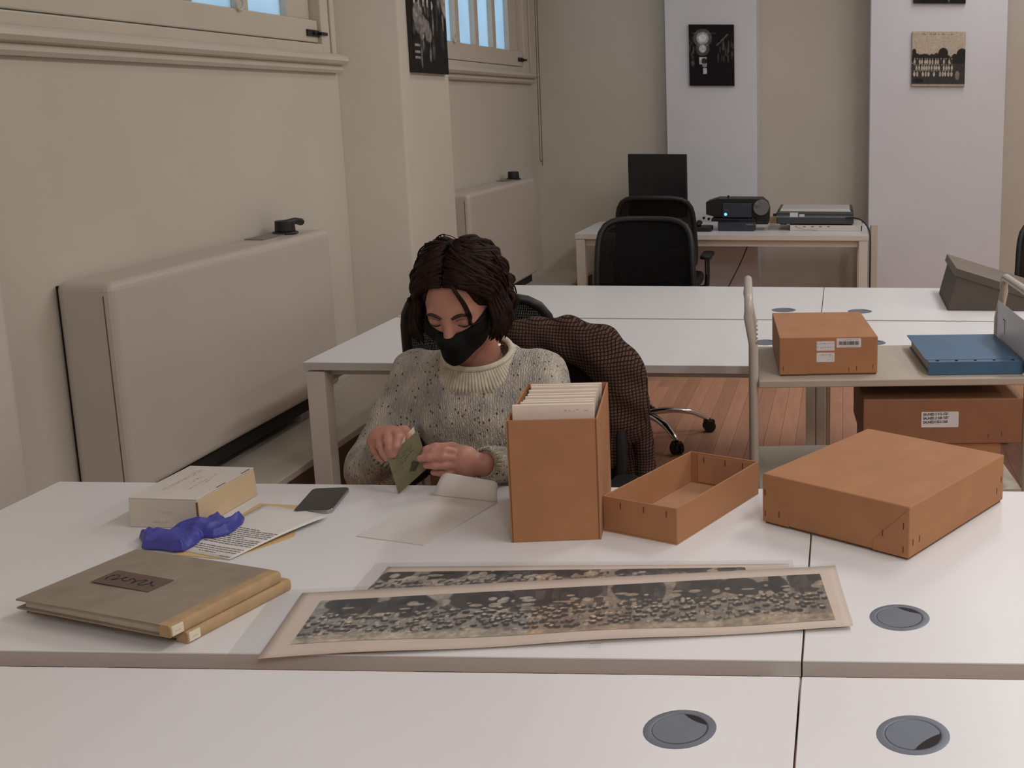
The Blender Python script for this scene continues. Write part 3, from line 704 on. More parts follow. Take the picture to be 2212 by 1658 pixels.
def sticker(parent, x0, x1, z0, z1, y, m=M_LABEL):
    p = rrect(x0, x1, z0, z1, .002, 3); n = len(p)
    vs = [(a, y-.0006, b) for a, b in p]+[(a, y, b) for a, b in p]
    return MB().add(vs, [tuple(range(n)), tuple(range(2*n-1, n-1, -1))]+[(i, n+i, n+(i+1) % n, (i+1) % n) for i in range(n)]).build('label', m, parent)
yl = -d_/2-.0009
l1 = sticker(t, -.032, .015, h_-.036, h_-.011, -d_/2-.0002); l2 = sticker(t, -.032, .015, h_-.066, h_-.041, -d_/2-.0002); l3 = sticker(t, .020, .084, h_-.028, h_-.004, -d_/2-.0002)
fr = lambda x, z: (F4 @ Vector((x, yl-.0002, z)), ex, ez, en)
strokes('writing', M_INK, l1, fr(0, 0), [(-.030, .012, h_-.017), (-.030, .012, h_-.027)], 31, .00035, .0042, .2)
strokes('writing', M_INK, l2, fr(0, 0), [(-.030, .012, h_-.047)], 32, .00035, .0042, .2); strokes('writing', M_PENCIL, l2, fr(0, 0), [(.002, .012, h_-.053), (-.003, .012, h_-.060)], 33, .0003, .0035, .2)
strokes('print', M_INK, l3, fr(0, 0), [(.029, .075, h_-.0078), (.029, .075, h_-.0245)], 34, .0003, .0016, .1)
g = random.Random(9); bm_ = MB(); x = .026
while x < .078:
    w2 = g.choice((.0006, .0009, .0014)); bm_.add([F4 @ Vector((a, yl-.0003, b)) for a, b in ((x, h_-.0215), (x+w2, h_-.0215), (x+w2, h_-.0115), (x, h_-.0115))], [(0, 1, 2, 3)]); x += w2+g.choice((.0006, .0008, .001))
bm_.build('barcode', M_INK, l3, world=True)
# blue binder
M_BLUE = mat('blue_bookcloth', (.045, .115, .20), .5, .08, 20, .15, 500)
ang = math.radians(5.5); w_, d_, h_ = .252, .345, .036
c = place((.226, 2.915), ang, w_, d_)
t = thing('binder', 'blue cloth post binder lying flat on the trolley top', 'binder', (c.x, c.y, .8285), ang)
MB().box(-w_/2+.004, w_/2, -d_/2, d_/2-.004, 0, .003).build('back_cover', M_BLUE, t, bev=.001)
MB().box(-w_/2-.004, w_/2, -d_/2+.024, d_/2, h_-.003, h_).build('front_cover', M_BLUE, t, bev=.001)
MB().box(-w_/2+.008, w_/2, -d_/2+.006, d_/2-.01, .003, h_-.003).build('pages', M_PAGES, t)
MB().box(-w_/2, w_/2, -d_/2-.003, -d_/2, 0, h_-.001).build('spine', M_BLUE, t, bev=.001)
MB().box(-w_/2, w_/2, -d_/2, -d_/2+.021, h_-.004, h_-.001).build('hinge', M_BLUE, t, bev=.001)
for k in range(5): MB().cyl((-w_/2+.026+k*.050, -d_/2+.011, h_-.001), (-w_/2+.026+k*.050, -d_/2+.011, h_+.0012), .004, n=12).build('post', M_BLACK, t)
# box with overlapping lid on the lower shelf
ang = math.radians(4.0); w_, d_ = .42, .32
c = place((.058, 2.885), ang, w_, d_)
t = thing('archive_box', 'brown cardboard box with a handwritten label on the trolley lower shelf', 'box', (c.x, c.y, .5285), ang)
MB().box(-w_/2+.010, w_/2-.055, -d_/2+.006, d_/2-.006, 0, .2).build('body', M_KRAFT, t, bev=.002)
MB().box(-w_/2, w_/2, -d_/2, d_/2, .118, .240).build('lid', mat('brown_board', (.265, .122, .058), .7, .06, 14, .12, 400), t, bev=.003)
F4 = Matrix.Translation(t.location) @ Matrix.Rotation(ang, 4, 'Z'); R3 = F4.to_3x3()
lb = sticker(t, -.058, .040, .164, .206, -d_/2-.0002)
ex = R3 @ Vector((1, 0, .03)); ez = R3 @ Vector((-.02, 0, 1))
for k, s_ in enumerate(('EAUHED /1315-1531', 'EAUHED /1338-1337', 'EAUHED/1333-1360')):
    text_mesh('handwriting', s_, .0095, M_INK, lb, F4 @ Vector((-.053, -d_/2-.0011, .1955-k*.0105)), ex, ez, cond=.80)
staples(t, [(w_/2-.09, -d_/2, .14), (w_/2-.055, -d_/2, .145)], 'y')

# ------------------------------------------------------------------ sloped grey box on the middle bench
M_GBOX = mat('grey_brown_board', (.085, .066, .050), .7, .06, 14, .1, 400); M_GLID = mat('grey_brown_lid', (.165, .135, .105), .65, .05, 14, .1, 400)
t = thing('document_box', 'dark grey-brown document box with a sloping lid', 'box', (.60, 4.60, TOPZ+.0005))
y0, y1 = 4.394-4.60, 4.815-4.60
def xz_prism(poly, ya, yb, name, m, bev=None):
    n = len(poly); vs = [(p[0], y, p[1]) for y in (ya, yb) for p in poly]
    return MB().add(vs, [tuple(range(n)), tuple(range(2*n-1, n-1, -1))]+[(i, n+i, n+(i+1) % n, (i+1) % n) for i in range(n)]).build(name, m, t, bev=bev)
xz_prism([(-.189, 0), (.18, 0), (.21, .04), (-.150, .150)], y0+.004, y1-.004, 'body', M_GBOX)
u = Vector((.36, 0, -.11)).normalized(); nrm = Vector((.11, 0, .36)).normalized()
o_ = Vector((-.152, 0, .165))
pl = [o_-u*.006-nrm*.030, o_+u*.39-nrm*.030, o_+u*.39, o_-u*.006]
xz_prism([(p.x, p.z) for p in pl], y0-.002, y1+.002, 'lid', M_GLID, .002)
MB().add([(pl[0].x, y0-.0026, pl[0].z), (pl[1].x, y0-.0026, pl[1].z), (pl[1].x+nrm.x*.029, y0-.0026, pl[1].z+nrm.z*.029), (pl[0].x+nrm.x*.029, y0-.0026, pl[0].z+nrm.z*.029)], [(0, 1, 2, 3)]).build('lid_rim', M_GBOX, t)

# ------------------------------------------------------------------ things on the back desk
t = thing('monitor', 'black computer screen standing on the back desk, dark', 'monitor', (-1.18, 7.34, TOPZ))
MB().box(-.187, .187, -.01, .02, .06, .462).build('housing', M_BLACK, t, bev=.004)
MB().box(-.178, .178, -.0115, -.0095, .075, .452).build('screen', mat('dark_screen', (.010, .010, .013), .3, .1, 10), t)
MB().box(-.03, .03, .02, .04, .005, .2).build('stem', M_BLACK, t, bev=.003)
MB().prism(rrect(-.12, .12, -.08, .10, .02), 0, .012).build('foot', M_BLACK, t, bev=.002)
t = thing('keyboard', 'black keyboard lying in front of the dark monitor', 'keyboard', (-1.22, 7.06, TOPZ))
MB().box(-.22, .22, -.065, .065, 0, .014).build('case', M_BLACK, t, bev=.003)
km = None
for r in range(4):
    for k in range(12):
        if km is None: km = MB().box(-.0145, .0145, -.0125, .0125, .014, .019).build('key', M_BLACKM, t); ob = km
        else: ob = km.copy(); COL.objects.link(ob)
        ob.location = (-.195+k*.0355, -.048+r*.032, 0)
t = thing('desk_telephone', 'small black handset lying beside the keyboard on the back desk', 'telephone', (-.862, 7.13, TOPZ))
MB().prism(rrect(-.05, .05, -.07, .07, .015), 0, .03).build('base', M_BLACK, t, bev=.006)
MB().tube(spline([(-.03, -.05, .04), (-.034, 0, .052), (-.03, .05, .045)], 5), .014, 10).build('handset', M_BLACK, t, smooth=True)
# microfilm scanner
M_SCAN = mat('slate_plastic', (.035, .042, .058), .4, .05, 20)
t = thing('film_scanner', 'slate coloured film scanner with a round reel cover and blue light', 'scanner', (-.66, 7.18, TOPZ))
MB().box(-.115, .11, -.07, .10, 0, .060).build('base', M_SCAN, t, bev=.005)
MB().box(-.155, .12, -.075, .12, .060, .078).build('film_stage', M_BLACK, t, bev=.003)
MB().box(-.125, .02, -.083, -.075, .066, .072).build('glass_edge', M_CHROME, t)
pf = [(-.19, .10), (-.19, .178), (-.12, .200), (.155, .200), (.190, .17), (.20, .13), (.195, .04), (.12, .04), (.12, .082), (-.12, .082)]
n = len(pf)
MB().add([(a, y, b) for y in (-.05, .13) for a, b in pf], [tuple(range(n)), tuple(range(2*n-1, n-1, -1))]+[(i, n+i, n+(i+1) % n, (i+1) % n) for i in range(n)]).build('head', M_BLACK, t, bev=.004)
fp = MB().box(-.085, .095, -.066, -.05, .085, .172).build('front_panel', M_SCAN, t, bev=.003)
em = bpy.data.materials.new('blue_indicator'); em.use_nodes = True; P(em).inputs['Base Color'].default_value = (.02, .1, .25, 1)
P(em).inputs['Emission Color'].default_value = (.05, .45, 1, 1); P(em).inputs['Emission Strength'].default_value = 4
MB().cyl((-.066, -.0665, .104), (-.066, -.068, .104), .0085, n=16).build('indicator', em, fp)
MB().box(-.075, -.045, -.0665, -.066, .128, .131).build('badge', M_GREYP, fp)
rc = MB().cyl((.155, -.085, .148), (.155, -.05, .148), .048, n=28).build('reel_cover', mat('reel_grey', (.16, .15, .145), .5, .05, 20), t, bev=.003)
MB().cyl((.128, -.088, .166), (.128, -.085, .166), .015, n=20).build('reel_knob', M_CHROME, rc)
for (x, z) in ((-.17, .076), (-.2, .082), (.075, .074), (.105, .078)): MB().cyl((x, -.087, z), (x, -.06, z), .008, n=14).build('roller', M_CHROME, t)
MB().box(-.06, -.05, .0, .01, .2, .216).build('switch', M_BLACK, t)
MB().box(.06, .105, -.0705, -.07, .038, .046).build('badge', M_GREYP, t)
# flat scanner on a tray
M_LID = mat('scanner_lid', (.52, .50, .49), .5, .03, 15); M_SB = mat('scanner_body', (.045, .052, .050), .45, .05, 20)
t = thing('equipment_tray', 'flat white metal base unit under the grey flatbed scanner', 'tray', (-.105, 7.29, TOPZ))
MB().box(-.228, .228, -.135, .21, 0, .036).build('case', M_LEG, t, bev=.003)
for k in range(5): MB().box(-.19+k*.05, -.175+k*.05, -.1356, -.135, .024, .028).build('port', M_BLACK, t)
MB().tube(spline([(-.185, -.139, .028), (-.14, -.141, .016), (-.08, -.140, .010), (-.05, -.14, .008)], 5), .0022, 6).build('lead', M_CARD, t, smooth=True)
for x in (-.229, .222): MB().box(x, x+.006, -.138, -.12, .002, .034).build('bracket', M_BLACK, t)
t = thing('flatbed_scanner', 'dark grey flatbed scanner with a pale lid on the back desk', 'scanner', (-.17, 7.30, TOPZ+.0365))
MB().box(-.243, .240, -.15, .20, .006, .082).build('body', M_SB, t, bev=.008)
MB().add([(-.225, -.135, .082), (.225, -.135, .082), (.225, .19, .082), (-.225, .19, .082), (-.215, -.128, .098), (.212, -.128, .098), (.212, .18, .100), (-.215, .18, .100)], [(0,3,2,1),(4,5,6,7),(0,1,5,4),(1,2,6,5),(2,3,7,6),(3,0,4,7)]).build('lid', M_LID, t, bev=.003)
for x in (-.232, .216): MB().box(x, x+.016, -.13, .19, .080, .099).build('lid_rail', M_SB, t, bev=.003)
MB().box(-.245, .242, -.1515, -.15, .046, .058).build('trim_strip', M_GREYP, t)
MB().box(-.265, -.243, -.135, -.11, .052, .068).build('knob', M_BLACK, t, bev=.003)
MB().box(-.158, -.108, -.1525, -.1515, .050, .078).build('label', M_LABEL, t); l_ = MB().box(-.100, -.068, -.1525, -.1515, .052, .068).build('label', M_LABEL, t)
for x in (-.2, .2):
    for y in (-.11, .15): MB().box(x-.02, x+.02, y-.02, y+.02, 0, .007).build('foot', M_BLACK, t)
cb = MB().tube(spline([(.02, 7.145, .812), (.07, 7.13, .815), (.115, 7.10, .805), (.15, 7.06, .775), (.168, 7.02, .735), (.171, 7.0, .66), (.172, 7.0, .4), (.173, 7.02, .1), (.22, 7.1, .012)], 6), .0045, 8).build('power_cable', M_BLACK, smooth=True)
tag(cb, 'black power cable running from the flatbed scanner over the desk edge', 'cable')
wbk = MB().box(-.028, .028, -.02, .02, 0, .045).build('wood_block', mat('pale_wood', (.45, .30, .14), .55, .1, 30), bev=.002); wbk.location = (-.455, 7.60, TOPZ)
tag(wbk, 'small pale wooden block at the wall end of the back desk', 'block')
cb = MB().tube(spline([(-.60, 7.55, .66), (-.66, 7.5, .5), (-.78, 7.4, .25), (-.84, 7.3, .05), (-.86, 7.2, .006)], 6), .0035, 6).build('hanging_cable', M_BLACK, smooth=True)
tag(cb, 'thin dark cable hanging below the back desk', 'cable')

# ------------------------------------------------------------------ framed prints on the walls
def wall_print(label, img, o, u, v, depth, side):
    o, u, v = Vector(o), Vector(u), Vector(v); n = u.cross(v).normalized()
    c = o+u/2
    t = thing('wall_print', label, 'picture', (c.x, c.y, c.z), 0, 'black and white photographs hung on the walls')
    a, b, cc, dd = o, o+u, o+u+v, o+v
    vs = [p+n*k for k in (.001, depth) for p in (a, b, cc, dd)]
    MB().add(vs, [(0,3,2,1),(4,5,6,7),(0,1,5,4),(1,2,6,5),(2,3,7,6),(3,0,4,7)]).build('panel', side, t, world=True)
    print_sheet('photo', img, lambda uu, vv: o+u*uu+v*vv+n*(depth+.0008), M_CANVAS, t)
    return t
def img_street(W, H, seed):
    g = np.random.RandomState(seed); R_ = Raster(W, H, (.012, .011, .010))
    for k in range(60): R_.ell(g.rand()*W, H*(.2+.8*g.rand()), 1+3*g.rand(), 3+10*g.rand(), np.array((.05, .048, .045))*g.rand()*1.6, .8)
    for k in range(26): R_.ell(g.rand()*W, H*(.1+.75*g.rand()), .8+g.rand(), 3+6*g.rand(), (.25, .245, .24), .6)
    for k in range(12): R_.ell(W*(.1+.4*g.rand()), H*(.30+.22*g.rand()), 3+5*g.rand(), 3+6*g.rand(), np.array((.33, .31, .29))*(.5+g.rand()*.6), .75)
    for k in range(5): R_.ell(W*(.10+.12*k), H*(.56+.03*g.rand()), 1.5, 4, (.6, .58, .55), .8)
    R_.ell(W*1.02, H*.78, W*.22, H*.30, (.38, .32, .26), .9)
    for k in range(3): R_.rect(int(W*.06), int(W*.2), int(H*(.12+.05*k)), int(H*(.12+.05*k))+2, (.4, .38, .35), .7)
    R_.noise(.5, 3, seed); return R_.a
def img_cellar(W, H, seed):
    g = np.random.RandomState(seed); R_ = Raster(W, H, (.008, .008, .009))
    for k in range(26): R_.ell(W*(.62+.35*g.rand()), H*(.4+.3*g.rand()), .8, 3+5*g.rand(), (.10, .10, .10), .6)
    for k in range(14): R_.ell(W*.12*g.rand(), H*(.35+.4*g.rand()), .8, 3+4*g.rand(), (.12, .12, .12), .6)
    R_.rect(int(W*.08), int(W*.62), int(H*.85), int(H*.87), (.05, .05, .05), .8)
    for r, k in ((.20, .12), (.13, .5), (.085, 1)): R_.ell(W*.30, H*.77, W*r, H*r*.73, (.75, .75, .76), k)
    for r, k in ((.15, .12), (.08, .9)): R_.ell(W*.30, H*.60, W*r, H*r*.75, (.6, .6, .61), k)
    R_.rect(int(W*.24), int(W*.40), int(H*.36), int(H*.47), (.55, .55, .55)); R_.ell(W*.33, H*.40, W*.06, H*.05, (.03, .03, .03)); R_.rect(int(W*.32), int(W*.40), int(H*.20), int(H*.30), (.55, .55, .56)); R_.ell(W*.34, H*.33, W*.05, H*.03, (.3, .3, .3))
    for k in range(20): R_.ell(W*(.62+k*.012), H*(.66+k*.009), 1.2, 1.2, (.12, .12, .12), .7)
    R_.noise(.3, 3, seed); return R_.a
def img_team(W, H, seed):
    g = np.random.RandomState(seed); R_ = Raster(W, H, (.50, .42, .33))
    for k in range(34): R_.ell(g.rand()*W, H*(.46+.06*g.rand()), 6+5*g.rand(), 6+7*g.rand(), (.025, .024, .022), .95)
    R_.ell(W*.58, H*.60, W*.09, H*.10, (.025, .024, .022)); R_.ell(W*.93, H*.58, W*.10, H*.11, (.025, .024, .022)); R_.ell(W*.04, H*.62, W*.04, H*.06, (.025, .024, .022))
    R_.rect(0, W, 0, int(H*.42), (.05, .048, .044))
    for row, (y, n) in enumerate(((.44, 15), (.33, 16), (.22, 14))):
        for k in range(n):
            x = W*(.04+.74*(k+.3*g.rand())/n)
            R_.ell(x, H*y, 2.3, 5.2, (.50, .45, .37) if g.rand() < .75 else (.05, .05, .05), .95); R_.ell(x, H*(y+.06), 1.4, 1.9, (.30, .25, .2), .9); R_.ell(x, H*(y+.085), 1.4, 1.0, (.03, .03, .03), .8)
    R_.rect(0, W, 0, int(H*.05), (.40, .33, .25)); R_.ell(W*.12, H*.10, W*.1, H*.04, (.02, .02, .02)); R_.ell(W*.85, H*.2, W*.04, H*.08, (.35, .3, .24), .6)
    for k in range(26): R_.rect(int(W*(.08+.70*k/26)), int(W*(.08+.70*k/26))+2, int(H*(.935+.02*g.rand())), int(H*(.955+.015*g.rand())), (.10, .09, .08), .7 if g.rand() > .2 else 0)
    R_.noise(.15, 3, seed); return R_.a
M_PSIDE = mat('black_panel_edge', (.012, .011, .011), .5, .1, 30); M_PSIDE2 = mat('tan_panel_edge', (.30, .24, .18), .6, .1, 30)
zt = PX(872, 0, XP).z+.22
wall_print('dark black and white street crowd print on the pilaster between windows', img_street(70, 110, 5), (XP, PX(885, 156, XP).y, PX(885, 156, XP).z), (0, PX(960, 157, XP).y-PX(885, 156, XP).y, 0), (0, 0, zt-PX(885, 156, XP).z), .02, M_PSIDE)
yc = 7.66
wall_print('small black print of a dim interior with two round lights', img_cellar(74, 96, 6), (-1.006, yc, 1.622), (.293, 0, 0), (0, 0, .388), .022, M_PSIDE)
wall_print('sepia print of a sports team posed before dark trees', img_team(120, 118, 7), (.442, yc, 1.625), (.345, 0, 0), (0, 0, .345), .022, M_PSIDE2)
zb = PY(2020, 7, yc-.02).z
wall_print('dark print hung above the sepia team photograph', img_street(70, 80, 8), (.445, yc, zb), (.335, 0, 0), (0, 0, .35), .022, M_PSIDE)
# ceiling lamps (above the frame)
for (lx, ly, e, c_) in LAMPS:
    t = thing('ceiling_lamp', 'long white batten lamp fixed to the ceiling', 'lamp', (lx, ly, 3.3), 0, 'ceiling lamps')
    MB().box(-.17, .17, -.78, .78, -.105, 0).build('housing', M_CEIL, t)
#PART4
# ------------------------------------------------------------------ office chairs
def mesh_fabric():
    m = bpy.data.materials.new('black_mesh_fabric'); m.use_nodes = True; nt = m.node_tree; b = P(m); out = nt.nodes['Material Output']
    b.inputs['Base Color'].default_value = (.004, .004, .0045, 1); b.inputs['Roughness'].default_value = .8; b.inputs['Specular IOR Level'].default_value = .15
    tc = nt.nodes.new('ShaderNodeTexCoord'); wv = []
    for d in ('X', 'Z'):
        w = nt.nodes.new('ShaderNodeTexWave'); w.wave_type = 'BANDS'; w.bands_direction = d; w.inputs['Scale'].default_value = 65; w.inputs['Distortion'].default_value = .6
        nt.links.new(tc.outputs['Object'], w.inputs['Vector']); wv.append(w)
    mu = nt.nodes.new('ShaderNodeMath'); mu.operation = 'MULTIPLY'; nt.links.new(wv[0].outputs['Fac'], mu.inputs[0]); nt.links.new(wv[1].outputs['Fac'], mu.inputs[1])
    mr = nt.nodes.new('ShaderNodeMapRange'); mr.inputs[1].default_value = .35; mr.inputs[2].default_value = .8; mr.inputs[4].default_value = .22; nt.links.new(mu.outputs[0], mr.inputs[0])
    tr = nt.nodes.new('ShaderNodeBsdfTransparent'); mx = nt.nodes.new('ShaderNodeMixShader')
    nt.links.new(mr.outputs[0], mx.inputs[0]); nt.links.new(b.outputs[0], mx.inputs[1]); nt.links.new(tr.outputs[0], mx.inputs[2]); nt.links.new(mx.outputs[0], out.inputs[0]); return m
M_MESH = mesh_fabric(); M_SEAT = mat('black_seat_fabric', (.012, .012, .014), .85, .15, 60, .2, 500)
def make_chair(label, loc, rz, group, hb=.45, base=.35):
    t = thing('office_chair', label, 'chair', loc, rz, group)
    # local: sits facing +y, backrest at -y
    n = 20
    seat = MB().prism(rrect(-.235, .235, -.22, .24, .07, 6), .425, .49).build('seat', M_SEAT, t, bev=.022, seg=4)
    def bp(u, v):      # backrest surface, u -1..1, v 0..1
        hw = .232-.018*v; x = u*hw
        z = .53+hb*v; y = -.225-.055*v-.02*math.sin(PI*v)*-1+.035*u*u
        return Vector((x, y, z))
    loop = []
    rr = rrect(-1, 1, 0, 1, .0, 1)
    for k in range(48):
        a = 2*PI*k/48; cx, cz = math.cos(a), math.sin(a); s_ = (abs(cx)**5+abs(cz)**5)**(-1/5)
        loop.append(bp(cx*s_, .5+.5*cz*s_))
    fr = MB().tube(loop, .0145, 10, True, flat=1.0).build('back_frame', M_BLACK, t, smooth=True)
    N = 12; vs = []; fs = []
    for j in range(N+1):
        for i in range(N+1):
            a, b = -1+2*i/N, -1+2*j/N; m_ = max(abs(a), abs(b)); q = (abs(a)**5+abs(b)**5)**(1/5) or 1; k_ = m_/q if q else 1
            vs.append(bp(a*k_*.985, .5+.5*b*k_*.985))
    for j in range(N):
        for i in range(N): fs.append((j*(N+1)+i, j*(N+1)+i+1, (j+1)*(N+1)+i+1, (j+1)*(N+1)+i))
    link_mesh('back_mesh', vs, fs, M_MESH, t, True)
    sp = MB().tube(spline([(0, -.10, .40), (0, -.22, .405), (0, -.272, .45), (0, -.285, .60), (0, -.30, .72)], 5), [.022]*21, 10, flat=.5, up=(0, 1, .2)).build('back_support', M_BLACK, t, smooth=True)
    lum = MB().tube([(-.21, -.222, .66), (-.1, -.268, .665), (0, -.275, .667), (.1, -.268, .665), (.21, -.222, .66)], .02, 8, flat=.35, up=(0, 1, 0)).build('lumbar_bar', M_BLACK, t, smooth=True)
    for s_ in (-1, 1):
        ar = MB().tube(spline([(s_*.18, .0, .415), (s_*.255, .0, .42), (s_*.272, .0, .47), (s_*.272, 0, .60)], 5), .014, 10, flat=1.3).build('arm_post', M_BLACK, t, smooth=True)
        MB().prism([(p[0]+s_*.272, p[1]) for p in rrect(-.035, .035, -.10, .14, .03)], .60, .625).build('arm_pad', M_BLACK, ar, bev=.009, seg=3)
        MB().box(s_*.272-.004, s_*.272+.004, -.016, -.0135, .50, .59).build('arm_strip', M_CHROME, ar)
    MB().cyl((0, 0, .11), (0, 0, .28), .030, n=18).cyl((0, 0, .28), (0, 0, .425), .016, n=14).build('gas_column', M_BLACK, t)
    MB().box(-.09, .09, -.10, .10, .395, .425).build('mechanism', M_BLACK, t, bev=.01)
    MB().cyl((0, 0, .085), (0, 0, .125), .042, .038, n=20).build('hub', M_CHROME, t, bev=.004)
    for k in range(5):
        a = 2*PI*k/5+base; d = Vector((math.cos(a), math.sin(a), 0))
        pts = [d*.03+Vector((0, 0, .115)), d*.12+Vector((0, 0, .12)), d*.22+Vector((0, 0, .105)), d*.295+Vector((0, 0, .07)), d*.31+Vector((0, 0, .058))]
        lg = MB().tube(spline(pts, 4), [.020]*5+[.018]*4+[.015]*4+[.012]*4, 10, flat=.75, up=(0, 0, 1)).build('base_leg', M_CHROME, t, smooth=True)
        e = d*.315; sd = Vector((-d.y, d.x, 0))
        ca = MB()
        for q in (-1, 1): ca.cyl(e+sd*(q*.014-.009)+Vector((0, 0, .0275)), e+sd*(q*.014+.009)+Vector((0, 0, .0275)), .0275, n=18)
        ca.cyl(e+Vector((0, 0, .03)), e+Vector((0, 0, .065)), .008, n=10).obox(e+Vector((0, 0, .048)), (.05, .03, .016), Matrix.Rotation(a, 3, 'Z'))
        ca.build('caster', M_BLACK, lg, bev=.003)
    return t
CG = 'black mesh office chairs'
make_chair('black office chair on which the person sits, a tweed coat over its back', (-.80, 2.625, 0), PI-.10, CG, .385)
make_chair('black mesh chair tucked under the middle bench behind the person', (-1.042, 3.455, 0), -.03, CG)
make_chair('black mesh chair with armrests at the far side of the middle bench', (-.915, 5.085, 0), PI+.02, CG, .45, .96)
make_chair('black mesh chair drawn up to the desk with the monitor', (-1.085, 6.83, 0), .02, CG)
make_chair('black mesh chair behind the sloped grey box', (1.04, 5.16, 0), PI-.05, CG)

# ------------------------------------------------------------------ implicit surfaces (signed distance -> mesh)
def nets(f, lo, hi, h):
    lo = np.array(lo, float); hi = np.array(hi, float); n = np.ceil((hi-lo)/h).astype(int)+1
    ax = [lo[k]+h*np.arange(n[k]) for k in range(3)]
    Pg = np.stack(np.meshgrid(*ax, indexing='ij'), -1).astype(np.float32)
    F = f(Pg).astype(np.float32); S = F < 0
    c = [slice(0, -1), slice(1, None)]
    acc = np.zeros(tuple(n-1)+(3,), np.float32); cnt = np.zeros(tuple(n-1), np.float32)
    I = np.stack(np.meshgrid(*[np.arange(k-1) for k in n], indexing='ij'), -1).astype(np.float32)
    for a in range(3):
        o1, o2 = [q for q in range(3) if q != a]
        for b1 in (0, 1):
            for b2 in (0, 1):
                s0 = [None]*3; s1 = [None]*3; s0[a] = c[0]; s1[a] = c[1]; s0[o1] = s1[o1] = c[b1]; s0[o2] = s1[o2] = c[b2]
                f0, f1 = F[tuple(s0)], F[tuple(s1)]; m = (f0 < 0) != (f1 < 0)
                t = np.where(m, f0/np.where(m, f0-f1, 1), 0); v = np.zeros_like(acc); v[..., a] = t; v[..., o1] = b1; v[..., o2] = b2
                acc += v*m[..., None]; cnt += m
    mask = cnt > 0; idx = -np.ones(mask.shape, np.int64); idx[mask] = np.arange(mask.sum())
    V = lo+h*(I[mask]+acc[mask]/cnt[mask][:, None])
    faces = []
    for a in range(3):
        o1, o2 = (a+1) % 3, (a+2) % 3
        s0 = [slice(None)]*3; s1 = [slice(None)]*3; s0[a] = c[0]; s1[a] = c[1]
        m = S[tuple(s0)] != S[tuple(s1)]; pos = np.argwhere(m)
        ok = (pos[:, o1] > 0) & (pos[:, o2] > 0) & (pos[:, o1] < n[o1]-1) & (pos[:, o2] < n[o2]-1); pos = pos[ok]
        inside = S[tuple(s0)][tuple(pos.T)]
        def cell(d1, d2): q = pos.copy(); q[:, o1] -= d1; q[:, o2] -= d2; return idx[tuple(q.T)]
        q = np.stack([cell(1, 1), cell(0, 1), cell(0, 0), cell(1, 0)], 1)
        q[~inside] = q[~inside][:, ::-1]; faces.append(q)
    return V, np.concatenate(faces)
def np_mesh(name, parts, mat_, parent, smooth_it=0):
    vs = []; fs = []; o = 0
    for V, Q in parts: vs.append(V); fs.append(Q+o); o += len(V)
    V = np.concatenate(vs); Q = np.concatenate(fs)
    me = bpy.data.meshes.new(name); me.from_pydata(V.tolist(), [], Q.tolist()); me.update()
    if parent is not None: me.transform(root_inv(parent))
    ob = bpy.data.objects.new(name, me); COL.objects.link(ob); me.materials.append(mat_); ob.parent = parent
    me.polygons.foreach_set('use_smooth', [True]*len(me.polygons))
    if smooth_it: m = ob.modifiers.new('smooth', 'SMOOTH'); m.factor = .5; m.iterations = smooth_it
    return ob
A3 = lambda v: np.array(tuple(v), np.float32)
def smin(a, b, k): h = np.clip(.5+.5*(b-a)/k, 0, 1); return b*(1-h)+a*h-k*h*(1-h)
def smax(a, b, k): return -smin(-a, -b, k)
def caps(p, a, b, r0, r1):
    a, b = A3(a), A3(b); ba = b-a; pa = p-a; t = np.clip((pa@ba)/max(1e-9, float(ba@ba)), 0, 1)
    return np.linalg.norm(pa-t[..., None]*ba, axis=-1)-(r0+(r1-r0)*t)
def ell(p, c, r, M=None):
    q = p-A3(c)
    if M is not None: q = q@M
    r = A3(r); k0 = np.linalg.norm(q/r, axis=-1); k1 = np.linalg.norm(q/(r*r), axis=-1)
    return k0*(k0-1)/np.maximum(k1, 1e-6)
def chain(p, pts, rs, k=.004):
    d = None
    for i in range(len(pts)-1):
        c_ = caps(p, pts[i], pts[i+1], rs[i], rs[i+1]); d = c_ if d is None else smin(d, c_, k)
    return d
def wob(p, s, seed=0):
    x, y, z = p[..., 0]*s, p[..., 1]*s, p[..., 2]*s
    return (np.sin(x*1.3+y*.7+seed)+np.sin(y*1.7-z*.9+2.1+seed)+np.sin(z*1.5+x*.8+4.2+seed)+.5*np.sin(2.7*x-1.9*z+seed))/3.5

